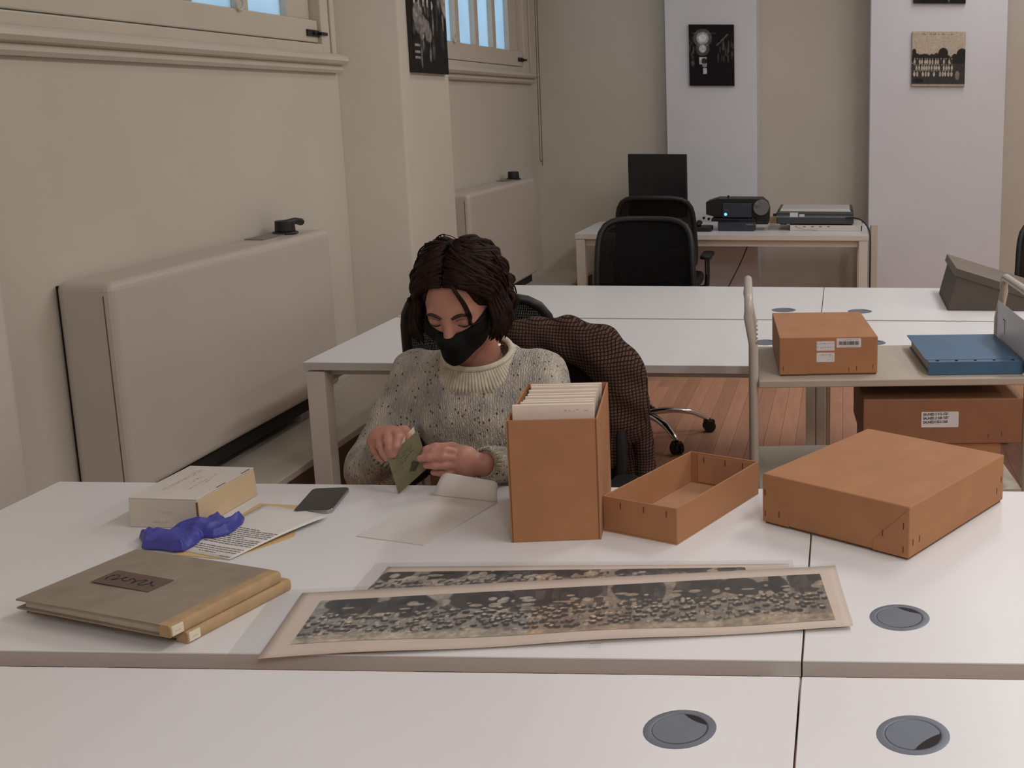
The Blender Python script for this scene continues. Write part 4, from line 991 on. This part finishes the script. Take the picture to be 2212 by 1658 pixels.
# ------------------------------------------------------------------ the seated person
TH = math.radians(24)
HX = np.array(((-1, 0, 0), (0, -math.cos(TH), -math.sin(TH)), (0, -math.sin(TH), math.cos(TH))), np.float32)  # rows: her right, forward, up
yw = math.radians(-2); Rz = np.array(((math.cos(yw), -math.sin(yw), 0), (math.sin(yw), math.cos(yw), 0), (0, 0, 1)), np.float32)
HX = HX@Rz.T
EYE = A3(PY(971, 692, 2.425)); HC = EYE-np.array((0, .083, 0), np.float32)@HX
def loc2w(v): return HC+np.array(v, np.float32)@HX
def head_sdf(p):
    q = (p-HC)@HX.T
    d = ell(q, (0, -.012, .03), (.074, .096, .088))
    d = smin(d, ell(q, (0, .03, -.03), (.061, .066, .082)), .03)
    d = smin(d, ell(q, (0, .050, -.082), (.032, .034, .028)), .03)
    d = smin(d, caps(q, (-.036, .080, .016), (.036, .080, .016), .010, .010), .016)
    for s in (-1, 1):
        d = smin(d, ell(q, (s*.040, .062, -.032), (.024, .022, .020)), .018)
        d = smax(d, -ell(q, (s*.033, .103, -.004), (.018, .016, .012)), .012)
        d = smin(d, ell(q, (s*.032, .0785, -.003), (.0150, .0125, .0120)), .003)
        d = smin(d, ell(q, (s*.076, -.012, -.012), (.008, .018, .030)), .006)
    d = smin(d, caps(q, (0, .088, .012), (0, .108, -.036), .0075, .0125), .012)
    for s in (-1, 1): d = smin(d, ell(q, (s*.012, .098, -.042), (.008, .011, .008)), .008)
    return d
NB = A3(PY(1036, 775, 2.60))     # base of the neck
NT = loc2w((0, -.025, -.075))
SHR, SHL = A3(PY(905, 812, 2.625)), A3(PY(1172, 812, 2.625))
ELR, ELL_ = A3(PY(806, 1012, 2.515)), A3(PY(1196, 1012, 2.50))
WRR, WRL = A3(PY(846, 966, 2.355)), A3(PY(1050, 1003, 2.285))
PEL = np.array((-.765, 2.70, .56), np.float32)
def torso(p, g=0.0):
    d = ell(p, NB+(0, .015, -.13), (.150+g, .098+g, .15+g))
    d = smin(d, ell(p, (PEL+NB)/2+(0, .01, -.05), (.135+g, .100+g, .17)), .05)
    d = smin(d, ell(p, PEL+(0, 0, .02), (.165+g, .125+g, .13)), .05)
    d = smin(d, caps(p, SHR, SHL, .052+g, .052+g), .04)
    return d
def arms(p, g=0.0):
    a = smin(caps(p, SHR, ELR, .046+g, .040+g), caps(p, ELR, WRR, .038+g, .026+g*.6), .02)
    b = smin(caps(p, SHL, ELL_, .046+g, .040+g), caps(p, ELL_, WRL, .038+g, .026+g*.6), .02)
    return a, b
def body_sdf(p):
    d = smin(head_sdf(p), caps(p, NT, NB+(0, .01, -.02), .047, .052), .015)
    d = smin(d, torso(p, -.018), .03)
    a, b = arms(p, -.012); d = smin(d, smin(a, b, .001), .02)
    return d
person = thing('person', 'person with dark wavy hair, black face mask and flecked cream jumper, reading', 'person', (PEL[0], PEL[1], .49))
def skin_mat():
    m = mat('skin', (.43, .205, .150), .48, .10, 30, .06, 300); b = P(m)
    b.inputs['Subsurface Weight'].default_value = .12; b.inputs['Subsurface Radius'].default_value = (.01, .004, .002); b.inputs['Subsurface Scale'].default_value = .5
    return m
M_SKIN = skin_mat()
# hands: palm and five separate fingers each
def pts3(L): return [A3(PY(x, y, Y)) for (x, y, Y) in L]
def hand_left(p):   # her left hand (right in the picture): back of hand to the viewer, fingers along the booklet
    pal = pts3([(1046, 1003, 2.285), (992, 996, 2.262)])
    d = caps(p, pal[0], pal[1], .022, .024)
    pl = pts3([(1000, 982, 2.262), (1000, 1016, 2.262)])
    d = smin(d, caps(p, pl[0], pl[1], .0185, .0165), .02)
    fing = [([(992, 977, 2.258), (962, 972, 2.238), (937, 974, 2.234), (918, 979, 2.236)], (.0100, .0088, .0078, .0068)),
            ([(990, 990, 2.254), (957, 987, 2.228), (928, 988, 2.224), (907, 990, 2.226)], (.0103, .0092, .0082, .0070)),
            ([(990, 1005, 2.254), (962, 1004, 2.230), (939, 1005, 2.226), (921, 1005, 2.228)], (.0100, .0088, .0078, .0068)),
            ([(994, 1018, 2.258), (970, 1020, 2.240), (951, 1021, 2.238), (936, 1020, 2.240)], (.0088, .0078, .0068, .0060))]
    for L, r in fing: d = smin(d, chain(p, pts3(L), r), .0045)
    th = pts3([(1012, 980, 2.275), (975, 966, 2.285), (940, 966, 2.272), (920, 970, 2.262)])
    d = smin(d, chain(p, th, (.015, .0115, .0095, .0075)), .008)
    return smin(d, caps(p, WRL, pal[0], .0235, .022), .012)
def hand_right(p):  # her right hand (left in the picture): knuckles up, fingers reaching down into the booklet
    pal = pts3([(842, 968, 2.345), (826, 944, 2.298)])
    d = caps(p, pal[0], pal[1], .0235, .024)
    pl = pts3([(811, 953, 2.296), (848, 937, 2.292)])
    d = smin(d, caps(p, pl[0], pl[1], .0155, .0175), .02)
    fing = [([(851, 934, 2.290), (860, 944, 2.262), (856, 964, 2.250), (850, 982, 2.248)], (.0105, .0095, .0084, .0070)),
            ([(835, 937, 2.288), (839, 950, 2.258), (841, 968, 2.248), (842, 983, 2.250)], (.0105, .0096, .0086, .0072)),
            ([(820, 944, 2.290), (821, 960, 2.262), (828, 978, 2.252), (835, 990, 2.254)], (.0102, .0092, .0080, .0068)),
            ([(808, 953, 2.296), (808, 970, 2.274), (817, 985, 2.264), (826, 994, 2.264)], (.0092, .0082, .0070, .0060))]
    for L, r in fing: d = smin(d, chain(p, pts3(L), r), .0045)
    th = pts3([(850, 952, 2.318), (872, 931, 2.300), (882, 941, 2.284), (884, 955, 2.274)])
    d = smin(d, chain(p, th, (.016, .0120, .0100, .0080)), .008)
    return smin(d, caps(p, WRR, pal[0], .0245, .0235), .012)
def bb(c, r): c = np.array(c); return c-r, c+r
hl = nets(hand_left, *bb(A3(PY(980, 996, 2.255)), (.10, .06, .055)), .0019)
hr = nets(hand_right, *bb(A3(PY(842, 960, 2.30)), (.06, .085, .062)), .0019)
hd = nets(lambda p: smin(head_sdf(p), caps(p, NT, NB+(0, .01, -.02), .047, .052), .015), *bb(HC+(0, .0, -.03), (.105, .15, .17)), .0028)
bdy = nets(lambda p: smin(smin(caps(p, NT, NB+(0, .01, -.02), .045, .050), torso(p, -.022), .03), smin(*arms(p, -.014), .001), .02), (-1.13, 2.24, .50), (-.50, 2.84, 1.0), .007)
body = np_mesh('body', [hd, hl, hr, bdy], M_SKIN, person, 1)
# face details: brows, lashes
M_HAIR = mat('dark_brown_hair', (.017, .0072, .0045), .6, .5, 60, .2, 200, spec=.12); M_LASH = mat('lash_dark', (.02, .010, .008), .6, .1, 50)
def on_face(x, z, off):
    """push a local (x,z) on to the face surface along local +y"""
    y0, y1 = .02, .14
    for _ in range(26):
        ym = (y0+y1)/2
        if head_sdf(loc2w((x, ym, z))[None, :])[0] < 0: y0 = ym
        else: y1 = ym
    return Vector(loc2w((x, y1+off, z)).tolist())
for s in (-1, 1):
    b = [on_face(s*x, z, .0008) for x, z in ((.012, .0125), (.022, .0175), (.033, .0205), (.042, .0185), (.048, .0140))]
    MB().tube(spline(b, 4), [.0018+.0022*math.sin(PI*min(1, .15+k/17)) for k in range(17)], 6).build('eyebrow', M_LASH, person, smooth=True, world=True)
    l = [on_face(s*x, z, .0004) for x, z in ((.019, -.0075), (.026, -.0105), (.033, -.0115), (.041, -.0095), (.047, -.0055))]
    MB().tube(spline(l, 4), [.0012+.0012*math.sin(PI*k/16) for k in range(17)], 6).build('eyelashes', M_LASH, person, smooth=True, world=True)
    l = [on_face(s*x, z, .0002) for x, z in ((.018, .0035), (.026, .0065), (.034, .0068), (.043, .0040))]
    MB().tube(spline(l, 4), .0007, 5).build('eyelid_crease', M_LASH, person, smooth=True, world=True)
# face mask: a shell over the lower face with a central seam
def mask_sdf(p):
    q = (p-HC)@HX.T; x, y, z = q[..., 0], q[..., 1], q[..., 2]
    d = head_sdf(p)
    d = smin(d, caps(q, (0, .108, -.040), (0, .094, -.092), .008, .010), .04)
    d = smin(d, caps(q, (0, .092, -.084), (0, .070, -.102), .010, .009), .03)-.0045
    top = z-(-.025+.030*np.clip((np.abs(x)-.004)/.066, 0, 1.25)**2.1)
    back = -(y-(-.008+.10*np.clip(-z-.05, 0, .1)))
    bot = -(z+.104-.40*np.abs(x))
    return smax(smax(smax(d, top, .003), back, .003), bot, .004)
mk = nets(mask_sdf, *bb(HC+(0, -.075, -.06), (.10, .11, .11)), .0024)
M_MASK = mat('black_cotton_mask', (.0045, .0045, .005), .85, .15, 80, .2, 700, spec=.2)
msk = np_mesh('face_mask', [mk], M_MASK, person, 2)
for s in (-1, 1):
    MB().tube(spline([Vector(loc2w((s*.071, .002, -.012)).tolist()), Vector(loc2w((s*.083, -.02, .008)).tolist()), Vector(loc2w((s*.084, -.035, -.01)).tolist()), Vector(loc2w((s*.078, -.01, -.05)).tolist())], 5), .0025, 6).build('ear_loop', M_MASK, msk, smooth=True, world=True)
# jumper
def sweater_mat():
    m = bpy.data.materials.new('flecked_wool'); m.use_nodes = True; nt = m.node_tree; b = P(m)
    tc = nt.nodes.new('ShaderNodeTexCoord'); L = nt.links
    mp = nt.nodes.new('ShaderNodeMapping'); mp.inputs['Scale'].default_value = (1, 1, .55); L.new(tc.outputs['Object'], mp.inputs[0])
    n1 = nt.nodes.new('ShaderNodeTexNoise'); n1.inputs['Scale'].default_value = 22; n1.inputs['Detail'].default_value = 4; L.new(mp.outputs[0], n1.inputs['Vector'])
    c1 = nt.nodes.new('ShaderNodeValToRGB'); L.new(n1.outputs['Fac'], c1.inputs[0])
    c1.color_ramp.elements[0].position = .35; c1.color_ramp.elements[1].position = .65
    c1.color_ramp.elements[0].color = (.42, .40, .37, 1); c1.color_ramp.elements[1].color = (.68, .62, .51, 1)
    vo = nt.nodes.new('ShaderNodeTexVoronoi'); vo.inputs['Scale'].default_value = 125; L.new(mp.outputs[0], vo.inputs['Vector'])
    c2 = nt.nodes.new('ShaderNodeValToRGB'); L.new(vo.outputs['Distance'], c2.inputs[0]); c2.color_ramp.elements[0].position = .18; c2.color_ramp.elements[1].position = .30
    c2.color_ramp.elements[0].color = (1, 1, 1, 1); c2.color_ramp.elements[1].color = (0, 0, 0, 1)
    wn = nt.nodes.new('ShaderNodeSeparateColor'); L.new(vo.outputs['Color'], wn.inputs[0])
    gt = nt.nodes.new('ShaderNodeMath'); gt.operation = 'GREATER_THAN'; gt.inputs[1].default_value = .50; L.new(wn.outputs[0], gt.inputs[0])
    mu = nt.nodes.new('ShaderNodeMath'); mu.operation = 'MULTIPLY'; L.new(c2.outputs[0], mu.inputs[0]); L.new(gt.outputs[0], mu.inputs[1])
    mx = nt.nodes.new('ShaderNodeMix'); mx.data_type = 'RGBA'; L.new(mu.outputs[0], mx.inputs['Factor']); L.new(c1.outputs[0], mx.inputs['A']); mx.inputs['B'].default_value = (.10, .085, .075, 1)
    L.new(mx.outputs['Result'], b.inputs['Base Color']); b.inputs['Roughness'].default_value = .9; b.inputs['Specular IOR Level'].default_value = .15
    wv = nt.nodes.new('ShaderNodeTexWave'); wv.bands_direction = 'X'; wv.inputs['Scale'].default_value = 60; wv.inputs['Distortion'].default_value = 7; wv.inputs['Detail'].default_value = 3; wv.inputs['Detail Scale'].default_value = 3; L.new(mp.outputs[0], wv.inputs['Vector'])
    n2 = nt.nodes.new('ShaderNodeTexNoise'); n2.inputs['Scale'].default_value = 150; L.new(mp.outputs[0], n2.inputs['Vector'])
    ad = nt.nodes.new('ShaderNodeMath'); L.new(wv.outputs['Fac'], ad.inputs[0]); L.new(n2.outputs['Fac'], ad.inputs[1])
    bp = nt.nodes.new('ShaderNodeBump'); bp.inputs['Strength'].default_value = .8; bp.inputs['Distance'].default_value = .004; L.new(ad.outputs[0], bp.inputs['Height']); L.new(bp.outputs[0], b.inputs['Normal'])
    return m
M_WOOL = sweater_mat()
def sweater_sdf(p):
    d = torso(p, .010)
    a, b = arms(p, .016)
    for (e, q) in ((ELR, WRR), (ELL_, WRL)):     # sleeves end at the wrist
        ax = (q-e)/np.linalg.norm(q-e); cut = (p-q)@ax.astype(np.float32)-.004
        if e is ELR: a = smax(a, np.where(caps(p, ELR, WRR, 0, 0) < caps(p, SHR, ELR, 0, 0), cut, -1), .004)
        else: b = smax(b, np.where(caps(p, ELL_, WRL, 0, 0) < caps(p, SHL, ELL_, 0, 0), cut, -1), .004)
    a = smin(a, caps(p, ELR+(-.004, .01, -.01), ELR+(.01, -.05, .012), .052, .045), .03)
    d = smin(d, smin(a, b, .004), .010)
    d = d+.0045*wob(p, 34)+.002*wob(p, 85, 3)
    neck = caps(p, NT, NB+(0, .01, .02), .060, .068)
    return smax(d, -neck, .008)
sw = nets(sweater_sdf, (-1.20, 2.22, .50), (-.50, 2.90, 1.02), .0052)
jumper = np_mesh('jumper', [sw], M_WOOL, person, 2)
M_RIB = mat('cream_rib_knit', (.60, .55, .43), .9, .14, 60, .3, 300)
# ribbed collar: rolled neckline with raised ribs below it
cc = Vector((NB+(0, -.008, .012)).tolist()); up = (Vector(NT.tolist())-Vector(NB.tolist())).normalized(); sx_ = Vector((1, 0, 0)); sy_ = up.cross(sx_).normalized(); sx_ = sy_.cross(up)
def ringp(a, r, h): return cc+(sx_*math.cos(a)*1.05+sy_*math.sin(a)*.92)*r+up*h
MB().tube([ringp(2*PI*k/40, .0735, .008) for k in range(40)], .0072, 8, True).build('collar', M_RIB, jumper, smooth=True, world=True)
mb = MB()
for k in range(84):
    a = 2*PI*k/84
    mb.tube([ringp(a, .075, .006), ringp(a, .085, -.010), ringp(a, .0985, -.027), ringp(a, .108, -.042)], [.0036, .0040, .0040, .0022], 6)
mb.build('collar_rib', M_RIB, jumper, smooth=True, world=True)
for (e, q, r) in ((ELR, WRR, .0375), (ELL_, WRL, .0345)):
    d = Vector((q-e).tolist()).normalized(); a_ = d.orthogonal().normalized(); b_ = d.cross(a_); q_ = Vector(q.tolist())
    mb = MB()
    for k in range(26):
        t_ = 2*PI*k/26; n_ = a_*math.cos(t_)+b_*math.sin(t_)
        mb.tube([q_+n_*(r-.003)+d*.008, q_+n_*(r)+d*.002, q_+n_*(r+.002)-d*.022, q_+n_*(r+.001)-d*.034], [.0038, .0045, .0045, .003], 6)
    mb.build('cuff', M_WOOL, jumper, smooth=True, world=True)
# trousers and shoes (below the desk)
def legs_sdf(p):
    d = ell(p, PEL+(0, .0, -.01), (.165, .13, .085))
    for s in (-1, 1):
        k_ = PEL+(s*.10, -.43, -.02); an = k_+(s*.01, .04, -.44)
        d = smin(d, smin(caps(p, PEL+(s*.085, -.02, -.005), k_, .075, .058), caps(p, k_, an, .056, .042), .02), .03)
    return d
tz = nets(legs_sdf, (-1.02, 2.12, .05), (-.50, 2.86, .66), .009)
np_mesh('trousers', [tz], mat('dark_trousers', (.018, .018, .022), .85, .15, 40, .2, 300), person, 1)
for s in (-1, 1):
    k_ = PEL+(s*.11, -.39, -.46)
    sh_ = nets(lambda p: smin(caps(p, k_+(0, .03, -.05), k_+(s*.01, -.13, -.065), .040, .033), caps(p, k_+(0, .02, .02), k_+(0, .02, -.05), .045, .04), .02), *bb(k_+(0, -.05, -.03), (.07, .16, .10)), .006)
    sh_[0][:, 2] = np.maximum(sh_[0][:, 2], .004)
    np_mesh('shoe', [sh_], M_BLACK, person)
# hair: scalp cap plus many wavy locks
def cap_sdf(p):
    q = (p-HC)@HX.T
    d = ell(q, (0, -.018, .034), (.083, .103, .095))+.003*wob(q, 60)
    d = smin(d, ell(q, (0, -.055, -.03), (.078, .060, .085)), .03)
    face = ell(q, (0, .112, -.034), (.068, .125, .140))
    return smax(smax(d, -face, .008), -(q[..., 2]+.10), .01)
hc_ = nets(cap_sdf, *bb(HC+(0, .01, .0), (.11, .14, .15)), .004)
hair = np_mesh('hair', [hc_], M_HAIR, person, 1)
g = random.Random(17); mb = MB()
def lock(a0, e0, a1, length, r, wave, lift=0.0, n=18, sw=.8):
    """from the parting: azimuth a (0 = face, 180 = nape), polar angle e, then hanging down"""
    pts = []; ph = g.uniform(0, 6.28); ph2 = g.uniform(0, 6.28)
    for i in range(n):
        t_ = i/(n-1); e = e0+(100-e0)*min(1, t_*1.55); a = a0+(a1-a0)*min(1, t_*1.8)**sw
        ar, er = math.radians(a), math.radians(e)
        R = (.087+lift, .106+lift, .101+lift)
        q = [math.sin(ar)*math.sin(er)*R[0], -.016+math.cos(ar)*math.sin(er)*R[1], .034+math.cos(er)*R[2]]
        W = Vector(loc2w(q).tolist())
        over = max(0, t_-.60)/.40
        W.z -= over*length
        flare = .014*math.sin(over*PI*.9)
        out = Vector(loc2w((math.sin(ar), math.cos(ar), 0)).tolist())-Vector(HC.tolist())
        amp = wave*(.25+t_)
        W += out*(flare+amp*math.sin(t_*11+ph))+Vector((amp*math.sin(t_*9+ph2), amp*.6*math.cos(t_*10+ph), .3*amp*math.sin(t_*12+ph2)))
        pts.append(W)
    rs = [r*(.55+.6*math.sin(PI*min(1, .12+.72*k/(n-1)))) if k < n-1 else r*.15 for k in range(n)]
    mb.tube(pts, rs, 6, flat=.6)
for s in (-1, 1):
    for k in range(150):
        a1 = s*g.uniform(64, 180); a0 = s*(abs(a1)*g.uniform(.15, .75)); e0 = g.uniform(4, 34)
        lock(a0, e0, a1, g.uniform(.02, .085), g.uniform(.0045, .0085), g.uniform(.002, .0065), g.uniform(-.004, .008))
    for k in range(120):   # front curtain swept back from the parting to the temples
        a1 = s*g.uniform(60, 84); a0 = s*g.uniform(0, 16); e0 = g.uniform(24, 62)
        lock(a0, e0, a1, g.uniform(.05, .095), g.uniform(.004, .0070), g.uniform(.002, .0055), g.uniform(0, .008), 18, .55)
for k in range(40):       # fly-away ends
    s = g.choice((-1, 1)); lock(s*g.uniform(20, 140), g.uniform(5, 40), s*g.uniform(70, 170), g.uniform(.04, .10), g.uniform(.0012, .0022), g.uniform(.005, .010), g.uniform(.004, .016))
# two loose strands on the forehead side
mb.tube(spline([Vector(loc2w(q).tolist()) for q in ((-.012, .066, .098), (-.030, .084, .074), (-.044, .087, .046), (-.050, .086, .015), (-.046, .088, -.004), (-.058, .076, -.010), (-.070, .055, -.005))], 5), [.0040]*12+[.0036]*8+[.0028]*7+[.0018]*4, 6)
mb.tube(spline([Vector(loc2w(q).tolist()) for q in ((-.010, .068, .100), (-.028, .086, .076), (-.041, .090, .046), (-.047, .091, .012), (-.052, .088, -.012))], 5), [.0030]*12+[.0022]*6+[.0012]*3, 6)
mb.build('locks', M_HAIR, hair, smooth=True, world=True)
MB().cyl(PY(1079, 744, 2.515), PY(1079, 744, 2.508), .003, n=10).build('earring', M_CHROME, person, world=True)

# ------------------------------------------------------------------ booklet in the hands
M_BOOK = mat('olive_paper_cover', (.150, .135, .068), .6, .10, 30, .1, 300); M_BKP = mat('aged_booklet_page', (.62, .52, .37), .7, .05, 30)
bk = thing('booklet', 'small olive green booklet with printed title held open in both hands', 'booklet', PY(862, 1068, 2.235).to_tuple())
LT, LB = PY(836.5, 988, 2.243), PY(861, 1067, 2.236); RT = PY(902, 929, 2.272); RB = RT+(LB-LT)
n_ = (RT-LT).cross(LB-LT).normalized()
if n_.y > 0: n_ = -n_
def slab(name, a, b, c, d, th, m, n):
    vs = [a, b, c, d, a-n*th, b-n*th, c-n*th, d-n*th]
    return MB().add(vs, [(0, 1, 2, 3), (7, 6, 5, 4), (0, 4, 5, 1), (1, 5, 6, 2), (2, 6, 7, 3), (3, 7, 4, 0)]).build(name, m, bk, world=True)
slab('front_cover', LT, LB, RB, RT, .0007, M_BOOK, n_)
up_ = (LT-LB).normalized()
pgT = PY(893, 921, 2.285)
slab('page', LT-n_*.0008, LB-n_*.0008, LB+(pgT-LT)-n_*.0008, pgT-n_*.0008, .0006, M_BKP, n_)
slab('page', LT-n_*.0020, LB-n_*.0020, LB+(pgT-LT)*.97-n_*.004, LT+(pgT-LT)*.97-n_*.004, .0006, M_BKP, n_)
bl_ = PY(823, 919, 2.325)
n2 = (bl_-LT).cross(LB-LT).normalized()
slab('back_leaf', LT-n_*.001, LB-n_*.001, LB+(bl_-LT), bl_, .0008, M_BKP, n2)
ex_ = (RT-LT).normalized(); W_ = (RT-LT).length; dn = (LB-LT).normalized(); H_ = (LB-LT).length
strokes('title', M_INK, bk, (LT+n_*.0006, ex_, -dn, n_), [(.018, .060, -.016), (.016, .058, -.0215), (.016, .068, -.027), (.016, .04, -.032)], 41, .0004, .0038, .3)
strokes('subtitle', M_INK, bk, (LT+n_*.0006, ex_, -dn, n_), [(.008, .010, -.036), (.02, .024, -.041), (.012, .022, -.012)], 42, .0004, .004, .5)
vg = LT+ex_*.050+dn*.055+n_*.0007
MB().add([vg+ex_*(.011*math.cos(a))*(1+.25*math.sin(3*a))+dn*(.009*math.sin(a))*(1+.2*math.cos(4*a)) for a in [2*PI*k/20 for k in range(20)]], [tuple(range(20))]).build('vignette', mat('vignette_ink', (.035, .028, .018), .6, .2, 200), bk, world=True)

# ------------------------------------------------------------------ tweed coat over the chair back
def tweed():
    m = bpy.data.materials.new('brown_tweed'); m.use_nodes = True; nt = m.node_tree; b = P(m); L = nt.links
    tc = nt.nodes.new('ShaderNodeTexCoord'); nz = nt.nodes.new('ShaderNodeTexNoise'); nz.inputs['Scale'].default_value = 5; L.new(tc.outputs['Object'], nz.inputs['Vector'])
    va = nt.nodes.new('ShaderNodeVectorMath'); va.operation = 'MULTIPLY_ADD'; va.inputs[1].default_value = (.05, .05, .05); L.new(nz.outputs['Color'], va.inputs[0]); L.new(tc.outputs['Object'], va.inputs[2])
    fs = []
    for d, sc in (('X', 38), ('Z', 38)):
        w = nt.nodes.new('ShaderNodeTexWave'); w.bands_direction = d; w.inputs['Scale'].default_value = sc; w.inputs['Distortion'].default_value = .8; w.inputs['Detail'].default_value = 2; L.new(va.outputs[0], w.inputs['Vector'])
        r = nt.nodes.new('ShaderNodeValToRGB'); r.color_ramp.elements[0].position = .05; r.color_ramp.elements[1].position = .32; L.new(w.outputs['Fac'], r.inputs[0]); fs.append(r)
    mu = nt.nodes.new('ShaderNodeMath'); mu.operation = 'MULTIPLY'; L.new(fs[0].outputs[0], mu.inputs[0]); L.new(fs[1].outputs[0], mu.inputs[1])
    mx = nt.nodes.new('ShaderNodeMix'); mx.data_type = 'RGBA'; L.new(mu.outputs[0], mx.inputs['Factor']); mx.inputs['A'].default_value = (.018, .011, .009, 1); mx.inputs['B'].default_value = (.105, .062, .046, 1)
    L.new(mx.outputs['Result'], b.inputs['Base Color']); b.inputs['Roughness'].default_value = .95; b.inputs['Specular IOR Level'].default_value = .1
    bp = nt.nodes.new('ShaderNodeBump'); bp.inputs['Strength'].default_value = .5; bp.inputs['Distance'].default_value = .003; L.new(mu.outputs[0], bp.inputs['Height']); L.new(bp.outputs[0], b.inputs['Normal'])
    return m
M_TWEED = tweed()
def coat_sdf(p):
    q = p.copy(); q[..., 1] = 2.87+(p[..., 1]-2.87)*.95
    a = pts3([(1085, 740, 2.87), (1150, 730, 2.87), (1225, 733, 2.87), (1290, 752, 2.86), (1338, 800, 2.855), (1355, 860, 2.85), (1360, 920, 2.85)])
    d = chain(q, a, (.046, .050, .052, .056, .056, .050, .044), .03)
    b_ = pts3([(1332, 820, 2.84), (1328, 900, 2.83), (1326, 985, 2.83)])
    d = smin(d, chain(q, b_, (.045, .042, .034), .02), .02)
    c_ = pts3([(1370, 850, 2.88), (1386, 930, 2.88), (1398, 1060, 2.88)])
    d = smin(d, chain(q, c_, (.030, .026, .030), .02), .015)
    e_ = ell(p, A3(PY(1230, 930, 3.00)), (.20, .04, .28)); d = smin(d, e_, .04)   # back of the coat behind the chair
    x, z = p[..., 0], p[..., 2]
    fold = np.sin(x*62+z*40+2.2*np.sin(z*14+x*9))*.0024+np.sin(x*38-z*70)*.0014+.0012*np.sin(z*90+x*30)
    return (d+fold)*.75
ct = nets(coat_sdf, (-1.0, 2.72, .46), (-.40, 3.10, 1.06), .006)
coat = np_mesh('tweed_coat', [ct], M_TWEED, None, 2); tag(coat, 'brown checked tweed coat draped over the back of the occupied chair', 'coat')

# ------------------------------------------------------------------ crumpled glove
GP = np.array([tuple(PZ(x, y, TOPZ+(.017 if y < 1145 and x < 500 else .004)))[:2] for (x, y) in ((304, 1142), (328, 1133), (372, 1138), (398, 1121), (436, 1106), (446, 1112), (476, 1103), (496, 1115), (520, 1112), (530, 1117), (526, 1127), (496, 1136), (462, 1143), (440, 1157), (424, 1173), (398, 1186), (372, 1186), (352, 1182), (308, 1180), (312, 1168), (302, 1156))], np.float32)
def poly_sdf(x, y, V):
    d = np.full(x.shape, 1e9, np.float32); s_ = np.ones_like(d)
    for i in range(len(V)):
        a, b = V[i], V[i-1]; ex, ey = b-a; wx, wy = x-a[0], y-a[1]
        t = np.clip((wx*ex+wy*ey)/(ex*ex+ey*ey), 0, 1); d = np.minimum(d, (wx-ex*t)**2+(wy-ey*t)**2)
        c1, c2, c3 = y >= a[1], y < b[1], ex*wy > ey*wx
        s_ = np.where((c1 & c2 & c3) | (~c1 & ~c2 & ~c3), -s_, s_)
    return s_*np.sqrt(d)
def glove_sdf(p):
    x, y, z = p[..., 0], p[..., 1], p[..., 2]
    d2 = poly_sdf(x[:, :, 0], y[:, :, 0], GP); X, Y = x[:, :, 0], y[:, :, 0]
    w1 = .006*np.sin(X*70+1)+.006*np.sin(Y*85); u = (X*.82+Y*.57)+w1; v = (-X*.57+Y*.82)+w1*.7
    rid = lambda t: 1-np.abs(np.sin(t))
    h = .0035+.0150*(1-np.exp(np.minimum(d2, 0)/.008))+(.0055*rid(v*120+1.5*np.sin(u*45))+.0040*rid(u*95+1.2*np.sin(v*80)+1)+.003*np.sin(u*70+v*50))*np.clip(-d2/.006, 0, 1)
    top = z-(TOPZ+.0040+h[:, :, None])
    return np.maximum(np.maximum(top*.6, d2[:, :, None]*.8), TOPZ+.0036-z)
gl = nets(glove_sdf, (-1.34, 1.88, TOPZ), (-1.09, 2.14, TOPZ+.042), .0020)
glove = np_mesh('nitrile_glove', [gl], mat('blue_nitrile', (.055, .060, .33), .45, .10, 40), None, 1); tag(glove, 'crumpled violet-blue disposable glove lying on the printed sheet', 'glove')
glove.location = (.004, -.010, 0)
